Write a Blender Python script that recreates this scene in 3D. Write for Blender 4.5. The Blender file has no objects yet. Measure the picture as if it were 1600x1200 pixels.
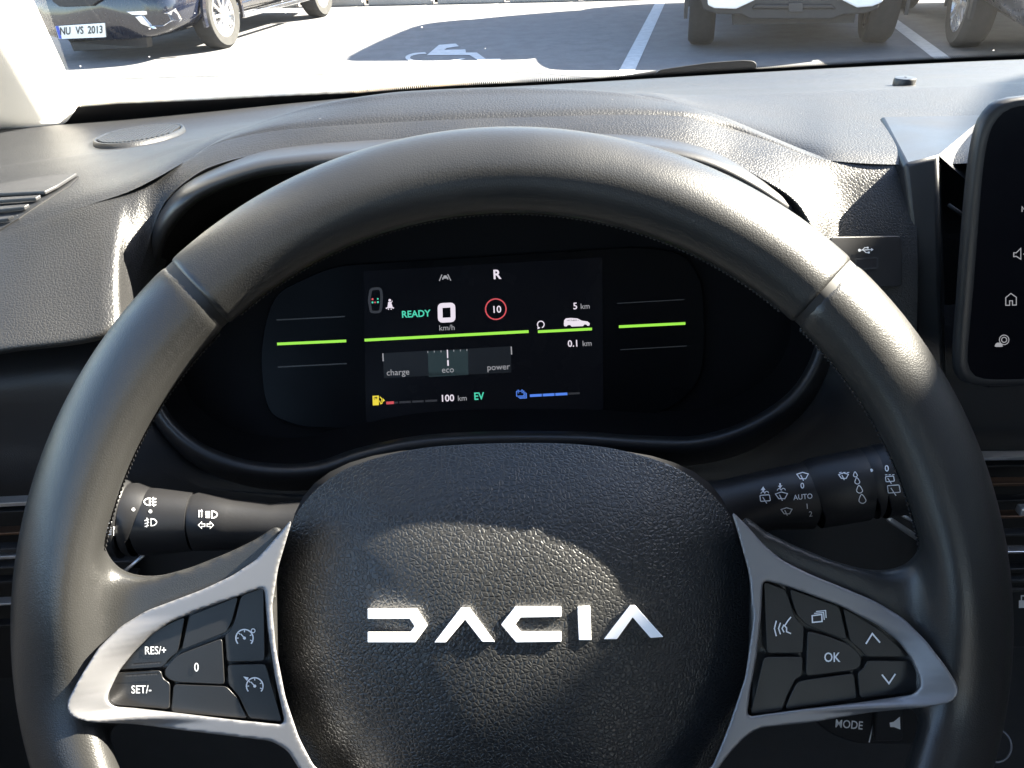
import bpy, bmesh, math, random
import numpy as np
from mathutils import Vector, Matrix
from mathutils.bvhtree import BVHTree
from mathutils.geometry import tessellate_polygon
random.seed(7)
RAD = math.radians
S = bpy.context.scene
COL = S.collection

# ------------------------------------------------------------------ camera
PITCH, ROLL, FPX, CAMZ = RAD(31.2), RAD(2.8), 1250.0, 1.25
EYE = Vector((0, 0, CAMZ))
FW = Vector((0, math.cos(PITCH), -math.sin(PITCH)))
U0 = Vector((0, math.sin(PITCH), math.cos(PITCH)))
R0 = Vector((1, 0, 0))
RI = math.cos(ROLL) * R0 - math.sin(ROLL) * U0
UI = math.sin(ROLL) * R0 + math.cos(ROLL) * U0
cam_d = bpy.data.cameras.new('camera')
cam = bpy.data.objects.new('camera', cam_d)
COL.objects.link(cam)
cam.matrix_world = Matrix(((RI.x, UI.x, -FW.x, 0), (RI.y, UI.y, -FW.y, 0), (RI.z, UI.z, -FW.z, CAMZ), (0, 0, 0, 1)))
cam_d.sensor_width = 36
cam_d.lens = 36 * FPX / 1600
cam_d.clip_start = 0.01
cam_d.clip_end = 1000
S.camera = cam

# ------------------------------------------------------------------ sun, sky, exposure
SUN_AZ, SUN_EL = RAD(74.7), RAD(35.2)
SUNV = Vector((math.sin(SUN_AZ) * math.cos(SUN_EL), math.cos(SUN_AZ) * math.cos(SUN_EL), math.sin(SUN_EL)))
W = bpy.data.worlds.new('World')
S.world = W
W.use_nodes = True
wn = W.node_tree
wn.nodes.clear()
sky = wn.nodes.new('ShaderNodeTexSky')
sky.sky_type = 'NISHITA'
sky.sun_disc = False
sky.sun_elevation = SUN_EL
sky.sun_rotation = SUN_AZ
bg = wn.nodes.new('ShaderNodeBackground')
bg.inputs['Strength'].default_value = 0.05
wo = wn.nodes.new('ShaderNodeOutputWorld')
wn.links.new(sky.outputs[0], bg.inputs[0])
wn.links.new(bg.outputs[0], wo.inputs[0])
sun_d = bpy.data.lights.new('sun', 'SUN')
sun_d.energy = 5.0
sun_d.angle = RAD(0.5)
sun_d.color = (1.0, 0.905, 0.76)
sun = bpy.data.objects.new('sun', sun_d)
COL.objects.link(sun)
sun.rotation_euler = SUNV.to_track_quat('Z', 'Y').to_euler()
sun.location = (20, 8, 18)
S.view_settings.view_transform = 'Standard'
S.view_settings.look = 'None'
S.view_settings.gamma = 1
S.view_settings.exposure = 3.75
EM = 1 / 2 ** S.view_settings.exposure          # brightness of a lit screen against this exposure

# ------------------------------------------------------------------ pixel <-> place helpers
def ray(x, y):
    x, y = float(x), float(y)
    return FW + (x - 800) / FPX * RI + (600 - y) / FPX * UI
def at(x, y, Y):
    Y = float(Y)
    d = ray(x, y)
    return EYE + d * (Y / d.y)
def on_plane(x, y, p0, n):
    d = ray(x, y)
    return EYE + d * ((p0 - EYE).dot(n) / d.dot(n))
def ground(x, y, z=0.0):
    return on_plane(x, y, Vector((0, 0, z)), Vector((0, 0, 1)))
WD = 0.30                                        # the wheel's plane lies 0.30 m from the lens
def wp(x, y, w=0.0):
    return EYE + ray(x, y) * float(WD - w)

# ------------------------------------------------------------------ materials
def mat(name, base, rough=0.5, metallic=0.0, spec=0.5, coat=0.0, coat_rough=0.05, emit=None, emit_s=0.0,
        grain=None, noise=None, dust=None, var=None, sheen=0.0, rv=.07):
    m = bpy.data.materials.new(name)
    m.use_nodes = True
    nt = m.node_tree
    b = nt.nodes['Principled BSDF']
    b.inputs['Base Color'].default_value = (*base, 1)
    b.inputs['Roughness'].default_value = rough
    b.inputs['Metallic'].default_value = metallic
    b.inputs['Specular IOR Level'].default_value = spec
    b.inputs['Coat Weight'].default_value = coat
    b.inputs['Coat Roughness'].default_value = coat_rough
    b.inputs['Sheen Weight'].default_value = sheen
    if emit:
        b.inputs['Emission Color'].default_value = (*emit, 1)
        b.inputs['Emission Strength'].default_value = emit_s
    tc = nt.nodes.new('ShaderNodeTexCoord')
    L = nt.links.new
    last_n = None
    col = None
    rn = nt.nodes.new('ShaderNodeTexNoise'); rn.inputs['Scale'].default_value = 22; rn.inputs['Detail'].default_value = 5
    L(tc.outputs['Object'], rn.inputs['Vector'])
    rm_ = nt.nodes.new('ShaderNodeMapRange'); rm_.inputs['To Min'].default_value = max(.01, rough - rv * min(1, rough * 3)); rm_.inputs['To Max'].default_value = min(1, rough + rv * min(1, rough * 3))
    rm_.inputs['From Min'].default_value = .3; rm_.inputs['From Max'].default_value = .7
    L(rn.outputs['Fac'], rm_.inputs['Value']); L(rm_.outputs[0], b.inputs['Roughness'])
    if var:                                       # slow colour variation (scale, amount)
        n = nt.nodes.new('ShaderNodeTexNoise'); n.inputs['Scale'].default_value = var[0]; n.inputs['Detail'].default_value = 11; n.inputs['Roughness'].default_value = .65
        L(tc.outputs['Object'], n.inputs['Vector'])
        mx = nt.nodes.new('ShaderNodeMix'); mx.data_type = 'RGBA'
        mx.inputs['A'].default_value = (*[c * (1 - var[1]) for c in base], 1)
        mx.inputs['B'].default_value = (*[min(1, c * (1 + var[1])) for c in base], 1)
        L(n.outputs['Fac'], mx.inputs['Factor'])
        col = mx.outputs['Result']
        L(col, b.inputs['Base Color'])
    if grain:                                     # leather pebbles (cells per metre, strength, distance)
        v = nt.nodes.new('ShaderNodeTexVoronoi'); v.feature = 'DISTANCE_TO_EDGE'; v.inputs['Scale'].default_value = grain[0]
        nz = nt.nodes.new('ShaderNodeTexNoise'); nz.inputs['Scale'].default_value = grain[0] * 0.8; nz.inputs['Detail'].default_value = 2
        L(tc.outputs['Object'], nz.inputs['Vector'])
        vm = nt.nodes.new('ShaderNodeVectorMath'); vm.operation = 'MULTIPLY_ADD'
        k = 0.55 / grain[0]
        vm.inputs[1].default_value = (k, k, k)
        L(nz.outputs['Color'], vm.inputs[0]); L(tc.outputs['Object'], vm.inputs[2])
        L(vm.outputs[0], v.inputs['Vector'])
        inv = nt.nodes.new('ShaderNodeMapRange'); inv.interpolation_type = 'SMOOTHSTEP'; inv.inputs['From Max'].default_value = 0.26
        L(v.outputs['Distance'], inv.inputs['Value'])
        bp = nt.nodes.new('ShaderNodeBump'); bp.inputs['Strength'].default_value = grain[1]
        bp.inputs['Distance'].default_value = grain[2]
        L(inv.outputs[0], bp.inputs['Height'])
        last_n = bp.outputs['Normal']
    if noise:
        n = nt.nodes.new('ShaderNodeTexNoise'); n.inputs['Scale'].default_value = noise[0]; n.inputs['Detail'].default_value = 4
        L(tc.outputs['Object'], n.inputs['Vector'])
        bp = nt.nodes.new('ShaderNodeBump'); bp.inputs['Strength'].default_value = noise[1]; bp.inputs['Distance'].default_value = noise[2]
        L(n.outputs['Fac'], bp.inputs['Height'])
        if last_n: L(last_n, bp.inputs['Normal'])
        last_n = bp.outputs['Normal']
    if last_n: L(last_n, b.inputs['Normal'])
    if dust:                                      # specks of dust (scale, threshold radius, share)
        v = nt.nodes.new('ShaderNodeTexVoronoi'); v.inputs['Scale'].default_value = dust[0]
        L(tc.outputs['Object'], v.inputs['Vector'])
        c1 = nt.nodes.new('ShaderNodeMath'); c1.operation = 'LESS_THAN'; c1.inputs[1].default_value = dust[1]
        L(v.outputs['Distance'], c1.inputs[0])
        sp = nt.nodes.new('ShaderNodeSeparateColor'); L(v.outputs['Color'], sp.inputs[0])
        c2 = nt.nodes.new('ShaderNodeMath'); c2.operation = 'LESS_THAN'; c2.inputs[1].default_value = dust[2]
        L(sp.outputs[0], c2.inputs[0])
        mu = nt.nodes.new('ShaderNodeMath'); mu.operation = 'MULTIPLY'
        L(c1.outputs[0], mu.inputs[0]); L(c2.outputs[0], mu.inputs[1])
        mx = nt.nodes.new('ShaderNodeMix'); mx.data_type = 'RGBA'
        mx.inputs['B'].default_value = (0.22, 0.22, 0.22, 1)
        if col: L(col, mx.inputs['A'])
        else: mx.inputs['A'].default_value = (*base, 1)
        L(mu.outputs[0], mx.inputs['Factor'])
        L(mx.outputs['Result'], b.inputs['Base Color'])
    return m

M = {}
M['dash_leather'] = mat('dash grained plastic', (0.0145, 0.0145, 0.015), 0.44, grain=(640, 0.34, 0.0003), var=(9, 0.15))
M['dash_top'] = mat('dash top plastic', (0.0125, 0.0133, 0.0155), 0.50, spec=0.42, grain=(560, 0.34, 0.0003), dust=(230, 0.075, 0.06), var=(7, 0.15), rv=.03)
M['plain_plastic'] = mat('smooth black plastic', (0.017, 0.017, 0.018), 0.40, noise=(1500, 0.12, 0.0003))
M['dark_plastic'] = mat('matt black plastic', (0.008, 0.008, 0.009), 0.48, noise=(900, 0.1, 0.0003))
M['grey_plastic'] = mat('charcoal panel plastic', (0.024, 0.0245, 0.027), 0.55, grain=(700, 0.2, 0.0002))
M['recess'] = mat('matt instrument recess', (0.0035, 0.0035, 0.0042), 0.75, spec=0.12)
M['black'] = mat('black recess', (0.006, 0.006, 0.007), 0.6)
M['gloss_black'] = mat('gloss black screen', (0.004, 0.004, 0.0055), 0.2, spec=0.12, noise=(3, 0.02, 0.002))
M['display'] = mat('lit display ground', (0.003, 0.0034, 0.0045), 0.26, spec=0.1, emit=(0.35, 0.42, 0.7), emit_s=EM * 0.0035)
M['lens'] = mat('display lens', (0.0025, 0.003, 0.004), 0.32, spec=0.07)
M['rim'] = mat('steering wheel leather', (0.0185, 0.0184, 0.0181), 0.35, grain=(1050, 0.17, 0.0002), noise=(60, 0.03, 0.002), var=(20, 0.15))
M['seam'] = mat('seam thread', (0.012, 0.012, 0.014), 0.6)
M['hub'] = mat('airbag cover plastic', (0.019, 0.019, 0.019), 0.38, grain=(580, 0.50, 0.00034))
M['silver'] = mat('satin silver trim', (0.215, 0.215, 0.225), 0.48, metallic=0.65, noise=(2500, 0.06, 0.0002))
M['vent_silver'] = mat('silver vent edge', (0.62, 0.62, 0.63), 0.3, metallic=0.8)
M['letter'] = mat('white emblem', (0.88, 0.88, 0.89), 0.5)
M['button'] = mat('button rubber', (0.008, 0.008, 0.0085), 0.42, noise=(2000, 0.1, 0.0002))
M['print'] = mat('white print', (0.72, 0.73, 0.75), 0.5)
M['bronze'] = mat('copper vent line', (0.20, 0.125, 0.085), 0.4, metallic=0.9)
M['pillar'] = mat('light grey pillar trim', (0.78, 0.77, 0.74), 0.85, noise=(900, 0.2, 0.0006))
M['headliner'] = mat('grey headliner', (0.42, 0.41, 0.39), 0.9, noise=(700, 0.2, 0.0006))
M['bonnet'] = mat('pale bonnet paint', (0.62, 0.62, 0.61), 0.22, metallic=0.2, coat=1.0)
M['frit'] = mat('black windscreen border', (0.008, 0.008, 0.009), 0.4)
M['rubber'] = mat('wiper rubber', (0.006, 0.006, 0.0065), 0.55, noise=(300, 0.1, 0.001))
M['asphalt'] = mat('asphalt', (0.115, 0.115, 0.118), 0.9, noise=(90, 0.25, 0.008), var=(5, 0.5))
M['road_paint'] = mat('worn road paint', (0.42, 0.42, 0.42), 0.8, var=(14, 0.45), noise=(80, 0.3, 0.004))
M['stone'] = mat('kerb stone', (0.36, 0.34, 0.31), 0.9, noise=(25, 0.4, 0.01), var=(5, 0.3))
M['soil'] = mat('leafy soil', (0.20, 0.14, 0.07), 0.95, noise=(12, 0.6, 0.03), var=(3, 0.5))
M['leaf'] = mat('dry leaf', (0.34, 0.20, 0.06), 0.8, var=(2, 0.5))
M['navy'] = mat('dark blue car paint', (0.004, 0.006, 0.015), 0.25, metallic=0.2, coat=1.0)
M['white_paint'] = mat('white car paint', (0.78, 0.78, 0.78), 0.3, coat=1.0)
M['graphite'] = mat('graphite car paint', (0.03, 0.03, 0.034), 0.3, coat=1.0)
M['trim_black'] = mat('unpainted bumper plastic', (0.018, 0.0185, 0.02), 0.65, noise=(200, 0.1, 0.002))
M['tyre'] = mat('tyre rubber', (0.018, 0.018, 0.0175), 0.85, noise=(60, 0.3, 0.004))
M['alloy'] = mat('alloy wheel', (0.55, 0.55, 0.56), 0.3, metallic=0.9)
M['car_glass'] = mat('dark car glass', (0.012, 0.014, 0.016), 0.05, coat=1.0)
M['chrome'] = mat('chrome', (0.75, 0.76, 0.78), 0.12, metallic=1.0)
M['lamp'] = mat('lamp glass', (0.5, 0.5, 0.52), 0.1, coat=1.0)
M['plate'] = mat('number plate', (0.80, 0.80, 0.76), 0.4)
M['plate_blue'] = mat('plate blue strip', (0.02, 0.06, 0.42), 0.4)
M['plate_ink'] = mat('plate ink', (0.02, 0.02, 0.02), 0.5)
def glow(name, c, s=1.0):
    M[name] = mat(name, (0, 0, 0), 0.5, emit=c, emit_s=EM * s)
glow('lit white', (0.84, 0.76, 0.86), 1.0)
glow('lit grey', (0.62, 0.62, 0.66), 0.55)
glow('dim line', (0.10, 0.12, 0.14), 0.16)
glow('lit green', (0.38, 0.90, 0.08), 0.95)
glow('lit teal', (0.08, 0.72, 0.48), 0.9)
glow('lit red', (0.78, 0.10, 0.12), 0.8)
glow('lit yellow', (0.90, 0.72, 0.05), 0.95)
glow('lit blue', (0.10, 0.26, 0.92), 0.9)
glow('dark panel', (0.018, 0.022, 0.028), 0.2)
glow('eco panel', (0.030, 0.055, 0.060), 0.55)
glow('grey ghost', (0.05, 0.052, 0.062), 0.5)

# windscreen glass: clear, a weak mirror, with dust specks
g = bpy.data.materials.new('windscreen glass'); g.use_nodes = True
nt = g.node_tree; nt.nodes.clear(); L = nt.links.new
tr = nt.nodes.new('ShaderNodeBsdfTransparent'); tr.inputs[0].default_value = (0.93, 0.95, 0.94, 1)
gl = nt.nodes.new('ShaderNodeBsdfGlossy'); gl.inputs['Roughness'].default_value = 0.02
lw = nt.nodes.new('ShaderNodeLayerWeight'); lw.inputs['Blend'].default_value = 0.5
pw5 = nt.nodes.new('ShaderNodeMath'); pw5.operation = 'POWER'; pw5.inputs[1].default_value = 5; L(lw.outputs['Facing'], pw5.inputs[0])
fr = nt.nodes.new('ShaderNodeMath'); fr.operation = 'MULTIPLY_ADD'; fr.inputs[1].default_value = 0.35; fr.inputs[2].default_value = 0.035; L(pw5.outputs[0], fr.inputs[0])
m1 = nt.nodes.new('ShaderNodeMixShader'); L(fr.outputs[0], m1.inputs[0]); L(tr.outputs[0], m1.inputs[1]); L(gl.outputs[0], m1.inputs[2])
tc = nt.nodes.new('ShaderNodeTexCoord')
vo = nt.nodes.new('ShaderNodeTexVoronoi'); vo.inputs['Scale'].default_value = 75; L(tc.outputs['Object'], vo.inputs['Vector'])
ca = nt.nodes.new('ShaderNodeMath'); ca.operation = 'LESS_THAN'; ca.inputs[1].default_value = 0.06; L(vo.outputs['Distance'], ca.inputs[0])
sp = nt.nodes.new('ShaderNodeSeparateColor'); L(vo.outputs['Color'], sp.inputs[0])
cb = nt.nodes.new('ShaderNodeMath'); cb.operation = 'LESS_THAN'; cb.inputs[1].default_value = 0.16; L(sp.outputs[0], cb.inputs[0])
mu = nt.nodes.new('ShaderNodeMath'); mu.operation = 'MULTIPLY'; L(ca.outputs[0], mu.inputs[0]); L(cb.outputs[0], mu.inputs[1])
veil = nt.nodes.new('ShaderNodeMath'); veil.operation = 'MULTIPLY_ADD'; veil.inputs[1].default_value = 0.3; veil.inputs[2].default_value = 0.0015
L(mu.outputs[0], veil.inputs[0])
tl = nt.nodes.new('ShaderNodeBsdfTranslucent'); tl.inputs[0].default_value = (0.8, 0.8, 0.8, 1)
m2 = nt.nodes.new('ShaderNodeMixShader'); L(veil.outputs[0], m2.inputs[0]); L(m1.outputs[0], m2.inputs[1]); L(tl.outputs[0], m2.inputs[2])
ou = nt.nodes.new('ShaderNodeOutputMaterial'); L(m2.outputs[0], ou.inputs[0])
M['glass'] = g

# ------------------------------------------------------------------ object helpers
def thing(name, label, cat, loc=(0, 0, 0), group=None):
    o = bpy.data.objects.new(name, None); COL.objects.link(o)
    o.location = loc; o['label'] = label; o['category'] = cat
    o.empty_display_size = 0.05
    if group: o['group'] = group
    return o
def base_of(parent):
    b = Vector((0, 0, 0))
    while parent is not None:
        b += Vector(parent.location); parent = parent.parent
    return b
def obj(name, verts, faces, m, parent=None, smooth=True, angle=None, bevel=None, subsurf=0, label=None, origin=None):
    b = base_of(parent)
    o_loc = Vector((0, 0, 0))
    if parent is None and origin is not None: o_loc = Vector(origin)
    me = bpy.data.meshes.new(name)
    me.from_pydata([tuple(Vector(v) - b - o_loc) for v in verts], [], faces)
    bm = bmesh.new(); bm.from_mesh(me)
    bmesh.ops.remove_doubles(bm, verts=bm.verts, dist=1e-6)
    bmesh.ops.recalc_face_normals(bm, faces=bm.faces)
    bm.to_mesh(me); bm.free()
    if smooth:
        me.polygons.foreach_set('use_smooth', [True] * len(me.polygons))
        if angle: me.set_sharp_from_angle(angle=RAD(angle))
    for mm in (m if isinstance(m, (list, tuple)) else [m]): me.materials.append(mm)
    o = bpy.data.objects.new(name, me); COL.objects.link(o)
    o.location = o_loc
    if parent is not None: o.parent = parent
    if bevel:
        md = o.modifiers.new('bevel', 'BEVEL'); md.width = bevel[0]; md.segments = bevel[1]; md.limit_method = 'ANGLE'; md.angle_limit = RAD(35)
        md.use_clamp_overlap = True; md.harden_normals = False
    if subsurf:
        md = o.modifiers.new('subsurf', 'SUBSURF'); md.levels = subsurf; md.render_levels = subsurf
    if label: o['label'] = label
    return o
def tag(o, label, cat=None, group=None, kind=None):
    if label: o['label'] = label
    if cat: o['category'] = cat
    if group: o['group'] = group
    if kind: o['kind'] = kind
    return o

class MB:                                          # collects shapes for one mesh
    def __init__(s): s.v, s.f = [], []
    def add(s, v, f):
        n = len(s.v); s.v += [Vector(p) for p in v]; s.f += [tuple(i + n for i in q) for q in f]; return s
    def grid(s, rows, closed=False):
        n = len(rows[0]); f = []
        for i in range(len(rows) - 1):
            for j in range(n if closed else n - 1):
                k = (j + 1) % n
                f.append((i * n + j, i * n + k, (i + 1) * n + k, (i + 1) * n + j))
        return s.add([p for r in rows for p in r], f)
    def box(s, c, ex, ey, ez):                     # centre and three half-extent vectors
        c, ex, ey, ez = map(Vector, (c, ex, ey, ez))
        v = [c + a * ex + b * ey + d * ez for a in (-1, 1) for b in (-1, 1) for d in (-1, 1)]
        return s.add(v, [(0, 1, 3, 2), (4, 6, 7, 5), (0, 4, 5, 1), (2, 3, 7, 6), (0, 2, 6, 4), (1, 5, 7, 3)])
    def tube(s, pts, rad, n=12, closed=False, caps=True, flat=1.0, up=None):
        pts = [Vector(p) for p in pts]; m = len(pts); rows = []
        for i, p in enumerate(pts):
            if closed: t = pts[(i + 1) % m] - pts[i - 1]
            else: t = pts[min(i + 1, m - 1)] - pts[max(i - 1, 0)]
            t.normalize()
            a = up or (Vector((0, 0, 1)) if abs(t.z) < 0.9 else Vector((1, 0, 0)))
            u = t.cross(Vector(a)).normalized(); w = u.cross(t).normalized()
            r = rad[i] if isinstance(rad, (list, tuple)) else rad
            rows.append([p + u * (r * math.cos(2 * math.pi * k / n)) + w * (r * flat * math.sin(2 * math.pi * k / n)) for k in range(n)])
        if closed: rows.append(rows[0])
        n0 = len(s.v); s.grid(rows, True)
        if caps and not closed:
            s.f.append(tuple(n0 + k for k in range(n))); e = n0 + (m - 1) * n
            s.f.append(tuple(e + k for k in range(n)))
        return s
    def prism(s, top, bottom, holes=()):           # outline lists of equal length; holes = [(top, bottom)]
        polys = [[Vector(p) for p in top]] + [[Vector(p) for p in h[0]] for h in holes]
        bots = [[Vector(p) for p in bottom]] + [[Vector(p) for p in h[1]] for h in holes]
        n0 = len(s.v)
        flat_t = [p for q in polys for p in q]; flat_b = [p for q in bots for p in q]
        N = len(flat_t)
        s.v += flat_t + flat_b
        if holes:
            for t in tessellate_polygon(polys):
                s.f.append(tuple(n0 + i for i in t)); s.f.append(tuple(n0 + N + i for i in t))
        else:
            s.f.append(tuple(n0 + i for i in range(N))); s.f.append(tuple(n0 + N + i for i in range(N)))
        off = 0
        for q in polys:
            k = len(q)
            for i in range(k):
                j = (i + 1) % k
                s.f.append((n0 + off + i, n0 + off + j, n0 + N + off + j, n0 + N + off + i))
            off += k
        return s
    def obj(s, name, m, parent=None, **k): return obj(name, s.v, s.f, m, parent, **k)

def pchip(xs, ys, q):
    xs, ys, q = map(lambda a: np.asarray(a, float), (xs, ys, q))
    if len(xs) == 2: return np.interp(q, xs, ys)
    h = np.diff(xs); d = np.diff(ys) / h
    m = np.zeros_like(ys)
    for i in range(1, len(xs) - 1):
        if d[i - 1] * d[i] > 0:
            w1, w2 = 2 * h[i] + h[i - 1], h[i] + 2 * h[i - 1]
            m[i] = (w1 + w2) / (w1 / d[i - 1] + w2 / d[i])
    m[0], m[-1] = d[0], d[-1]
    i = np.clip(np.searchsorted(xs, q) - 1, 0, len(xs) - 2)
    t = (q - xs[i]) / h[i]
    return (1 + 2 * t) * (1 - t) ** 2 * ys[i] + t * (1 - t) ** 2 * h[i] * m[i] + t * t * (3 - 2 * t) * ys[i + 1] + t * t * (t - 1) * h[i] * m[i + 1]
def row(pts, xs):                                  # [(x, y, Y)] sampled at pixel columns xs
    a = np.array(pts, float)
    y, Y = pchip(a[:, 0], a[:, 1], xs), pchip(a[:, 0], a[:, 2], xs)
    return [at(x, yy, YY) for x, yy, YY in zip(xs, y, Y)]
def cat_rom(p, n, closed=False):                   # smooth curve through points (any dimension)
    p = [np.asarray(q, float) for q in p]; m = len(p); out = []
    seg = m if closed else m - 1
    for i in range(seg):
        if closed: a, b, c, d = p[i - 1], p[i], p[(i + 1) % m], p[(i + 2) % m]
        else: a, b, c, d = p[max(i - 1, 0)], p[i], p[i + 1], p[min(i + 2, m - 1)]
        for k in range(n):
            t = k / n
            out.append(0.5 * (2 * b + (c - a) * t + (2 * a - 5 * b + 4 * c - d) * t * t + (3 * b - a - 3 * c + d) * t ** 3))
    if not closed: out.append(p[-1])
    return out
def loft(rows, n):                                 # smooth across rows
    cols = [cat_rom([r[j] for r in rows], n) for j in range(len(rows[0]))]
    return [[Vector(c[i]) for c in cols] for i in range(len(cols[0]))]
def resample(p, n, closed=True):
    p = [np.asarray(q, float) for q in p]
    if closed: p = p + [p[0]]
    d = np.cumsum([0] + [np.linalg.norm(p[i + 1] - p[i]) for i in range(len(p) - 1)])
    t = np.linspace(0, d[-1], n + 1)[:n] if closed else np.linspace(0, d[-1], n)
    a = np.array(p)
    return np.stack([np.interp(t, d, a[:, k]) for k in range(a.shape[1])], 1)
def round_poly(p, r, n=4):                         # 2D polygon with rounded corners
    out = []
    m = len(p)
    for i in range(m):
        a, b, c = np.array(p[i - 1], float), np.array(p[i], float), np.array(p[(i + 1) % m], float)
        ua, uc = (a - b), (c - b); la, lc = np.linalg.norm(ua), np.linalg.norm(uc)
        k = min(r, la * 0.45, lc * 0.45)
        s, e = b + ua / la * k, b + uc / lc * k
        for j in range(n + 1):
            t = j / n
            out.append(tuple((1 - t) ** 2 * s + 2 * t * (1 - t) * b + t * t * e))
    return out

# ------------------------------------------------------------------ lettering and signs laid on real surfaces
class Marks:
    def __init__(s): s.v, s.f, s.k = [], [], 0
    def add(s, pts, faces):
        n = len(s.v); s.v += [(p[0], p[1], s.k) for p in pts]; s.f += [tuple(i + n for i in q) for q in faces]; s.k += 1; return s
    def poly(s, pts):
        t = tessellate_polygon([[Vector((p[0], p[1], 0)) for p in pts]])
        return s.add(pts, t)
    def stroke(s, pts, w, closed=False):
        p = [np.array(q[:2], float) for q in pts]; m = len(p); L_, R_ = [], []
        for i in range(m):
            a = p[i - 1] if (i > 0 or closed) else None
            c = p[(i + 1) % m] if (i < m - 1 or closed) else None
            dirs = []
            if a is not None: dirs.append((p[i] - a) / (np.linalg.norm(p[i] - a) + 1e-9))
            if c is not None: dirs.append((c - p[i]) / (np.linalg.norm(c - p[i]) + 1e-9))
            t = sum(dirs); t = t / (np.linalg.norm(t) + 1e-9)
            nrm = np.array([-t[1], t[0]])
            k = 1.0
            if len(dirs) == 2: k = min(2.0, 1 / max(0.3, abs(np.dot(nrm, [-dirs[0][1], dirs[0][0]]))))
            L_.append(p[i] + nrm * w / 2 * k); R_.append(p[i] - nrm * w / 2 * k)
        f = [(i, (i + 1) % m, m + (i + 1) % m, m + i) for i in range(m if closed else m - 1)]
        return s.add(L_ + R_, f)
    def circle(s, c, r, w, a0=0, a1=360, n=28, ry=None):
        full = abs(a1 - a0) >= 360
        k = n if full else n + 1
        pts = [(c[0] + r * math.cos(RAD(a0 + (a1 - a0) * i / n)), c[1] - (ry or r) * math.sin(RAD(a0 + (a1 - a0) * i / n))) for i in range(k)]
        return s.stroke(pts, w, full)
    def dot(s, c, r, n=14):
        return s.poly([(c[0] + r * math.cos(2 * math.pi * i / n), c[1] + r * math.sin(2 * math.pi * i / n)) for i in range(n)])
    def text(s, t, x, y, size, rot=2.8, bold=0.0, align='CENTER', sx=1.0):
        cu = bpy.data.curves.new('lettering', 'FONT'); cu.body = t; cu.size = 1; cu.offset = bold; cu.align_x = align; cu.resolution_u = 3
        ob = bpy.data.objects.new('lettering', cu)
        me = bpy.data.meshes.new_from_object(ob)
        c, sn = math.cos(RAD(rot)), math.sin(RAD(rot))
        k = size / 0.72                             # size = capital height in pixels
        pts = []
        for v in me.vertices:
            a, b = v.co.x * k * sx, v.co.y * k
            pts.append((x + a * c - b * sn, y - (a * sn + b * c)))
        s.add(pts, [tuple(p.vertices) for p in me.polygons])
        bpy.data.objects.remove(ob); bpy.data.curves.remove(cu); bpy.data.meshes.remove(me)
        return s
    def put(s, name, m, parent, hit, off=0.0003, label=None):
        v = []
        for x, y, k in s.v:
            p = hit(x, y)
            d = (EYE - p).normalized()
            v.append(p + d * (off + 0.00002 * k))
        b = base_of(parent)
        me = bpy.data.meshes.new(name); me.from_pydata([tuple(q - b) for q in v], [], s.f); me.materials.append(m)
        o = bpy.data.objects.new(name, me); COL.objects.link(o); o.parent = parent
        if label: o['label'] = label
        return o
def hit_mesh(verts, faces, fallback):
    t = BVHTree.FromPolygons([tuple(v) for v in verts], faces)
    def h(x, y):
        d = ray(x, y).normalized()
        r = t.ray_cast(EYE, d)
        return r[0] if r[0] is not None else fallback(x, y)
    return h

# ================================================================== CAR PARK (setting)
def ground_poly(name, pix, m, z, label=None, cat=None):
    mk = [ground(x, y, z) for x, y in pix]
    t = tessellate_polygon([mk])
    return obj(name, mk, t, m, smooth=False)
gs = MB()
gs.grid([[Vector((x, y, 0)) for x in np.linspace(-200, 200, 21)] for y in np.linspace(-200, 200, 21)])
tag(gs.obj('ground', M['asphalt'], smooth=False), None, None, kind='structure')
AX = Vector((math.sin(RAD(13.7)), math.cos(RAD(13.7)), 0))      # along the parking bays, away from us
AR = Vector((AX.y, -AX.x, 0))
def strip(a, b, w, z):
    a, b = Vector(a), Vector(b); n = (b - a).normalized().cross(Vector((0, 0, 1))) * w / 2
    up = Vector((0, 0, z))
    return [a - n + up, a + n + up, b + n + up, b - n + up]
ml = MB()
A = ground(985, 100); B = ground(1025, 22)
ml.add(strip(A - AX * 1.6, A + AX * 4.6, 0.13, 0.004), [(0, 1, 2, 3)])
C_ = ground(1470, 90)
ml.add(strip(C_ - AX * 1.6, C_ + AX * 4.6, 0.13, 0.004), [(0, 1, 2, 3)])
tag(ml.obj('road_marking', M['road_paint'], smooth=False), None, None, kind='structure')
wc = MB()
def gpoly(pix):
    q = [ground(x, y, 0.004) for x, y in pix]
    wc.add(q, tessellate_polygon([q]))
gpoly([(686, 70), (712, 68), (717, 72), (698, 75), (694, 78), (727, 77), (728, 82), (745, 82), (759, 92), (782, 91.5), (781, 94.2), (750, 96), (734, 86), (700, 86), (667, 86)])
arc = cat_rom([(664, 81.5), (646, 83), (634, 88), (637, 94), (652, 97.4), (681, 98.2), (710, 95.5), (728, 91.5)], 6)
arc2 = [(a[0] * 0.84 + 680 * 0.16, a[1] * 0.72 + 90 * 0.28) for a in arc]
for i in range(len(arc) - 1):
    gpoly([arc[i], arc[i + 1], arc2[i + 1], arc2[i]])
tag(wc.obj('wheelchair_marking', M['road_paint'], smooth=False), None, None, kind='structure')
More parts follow.
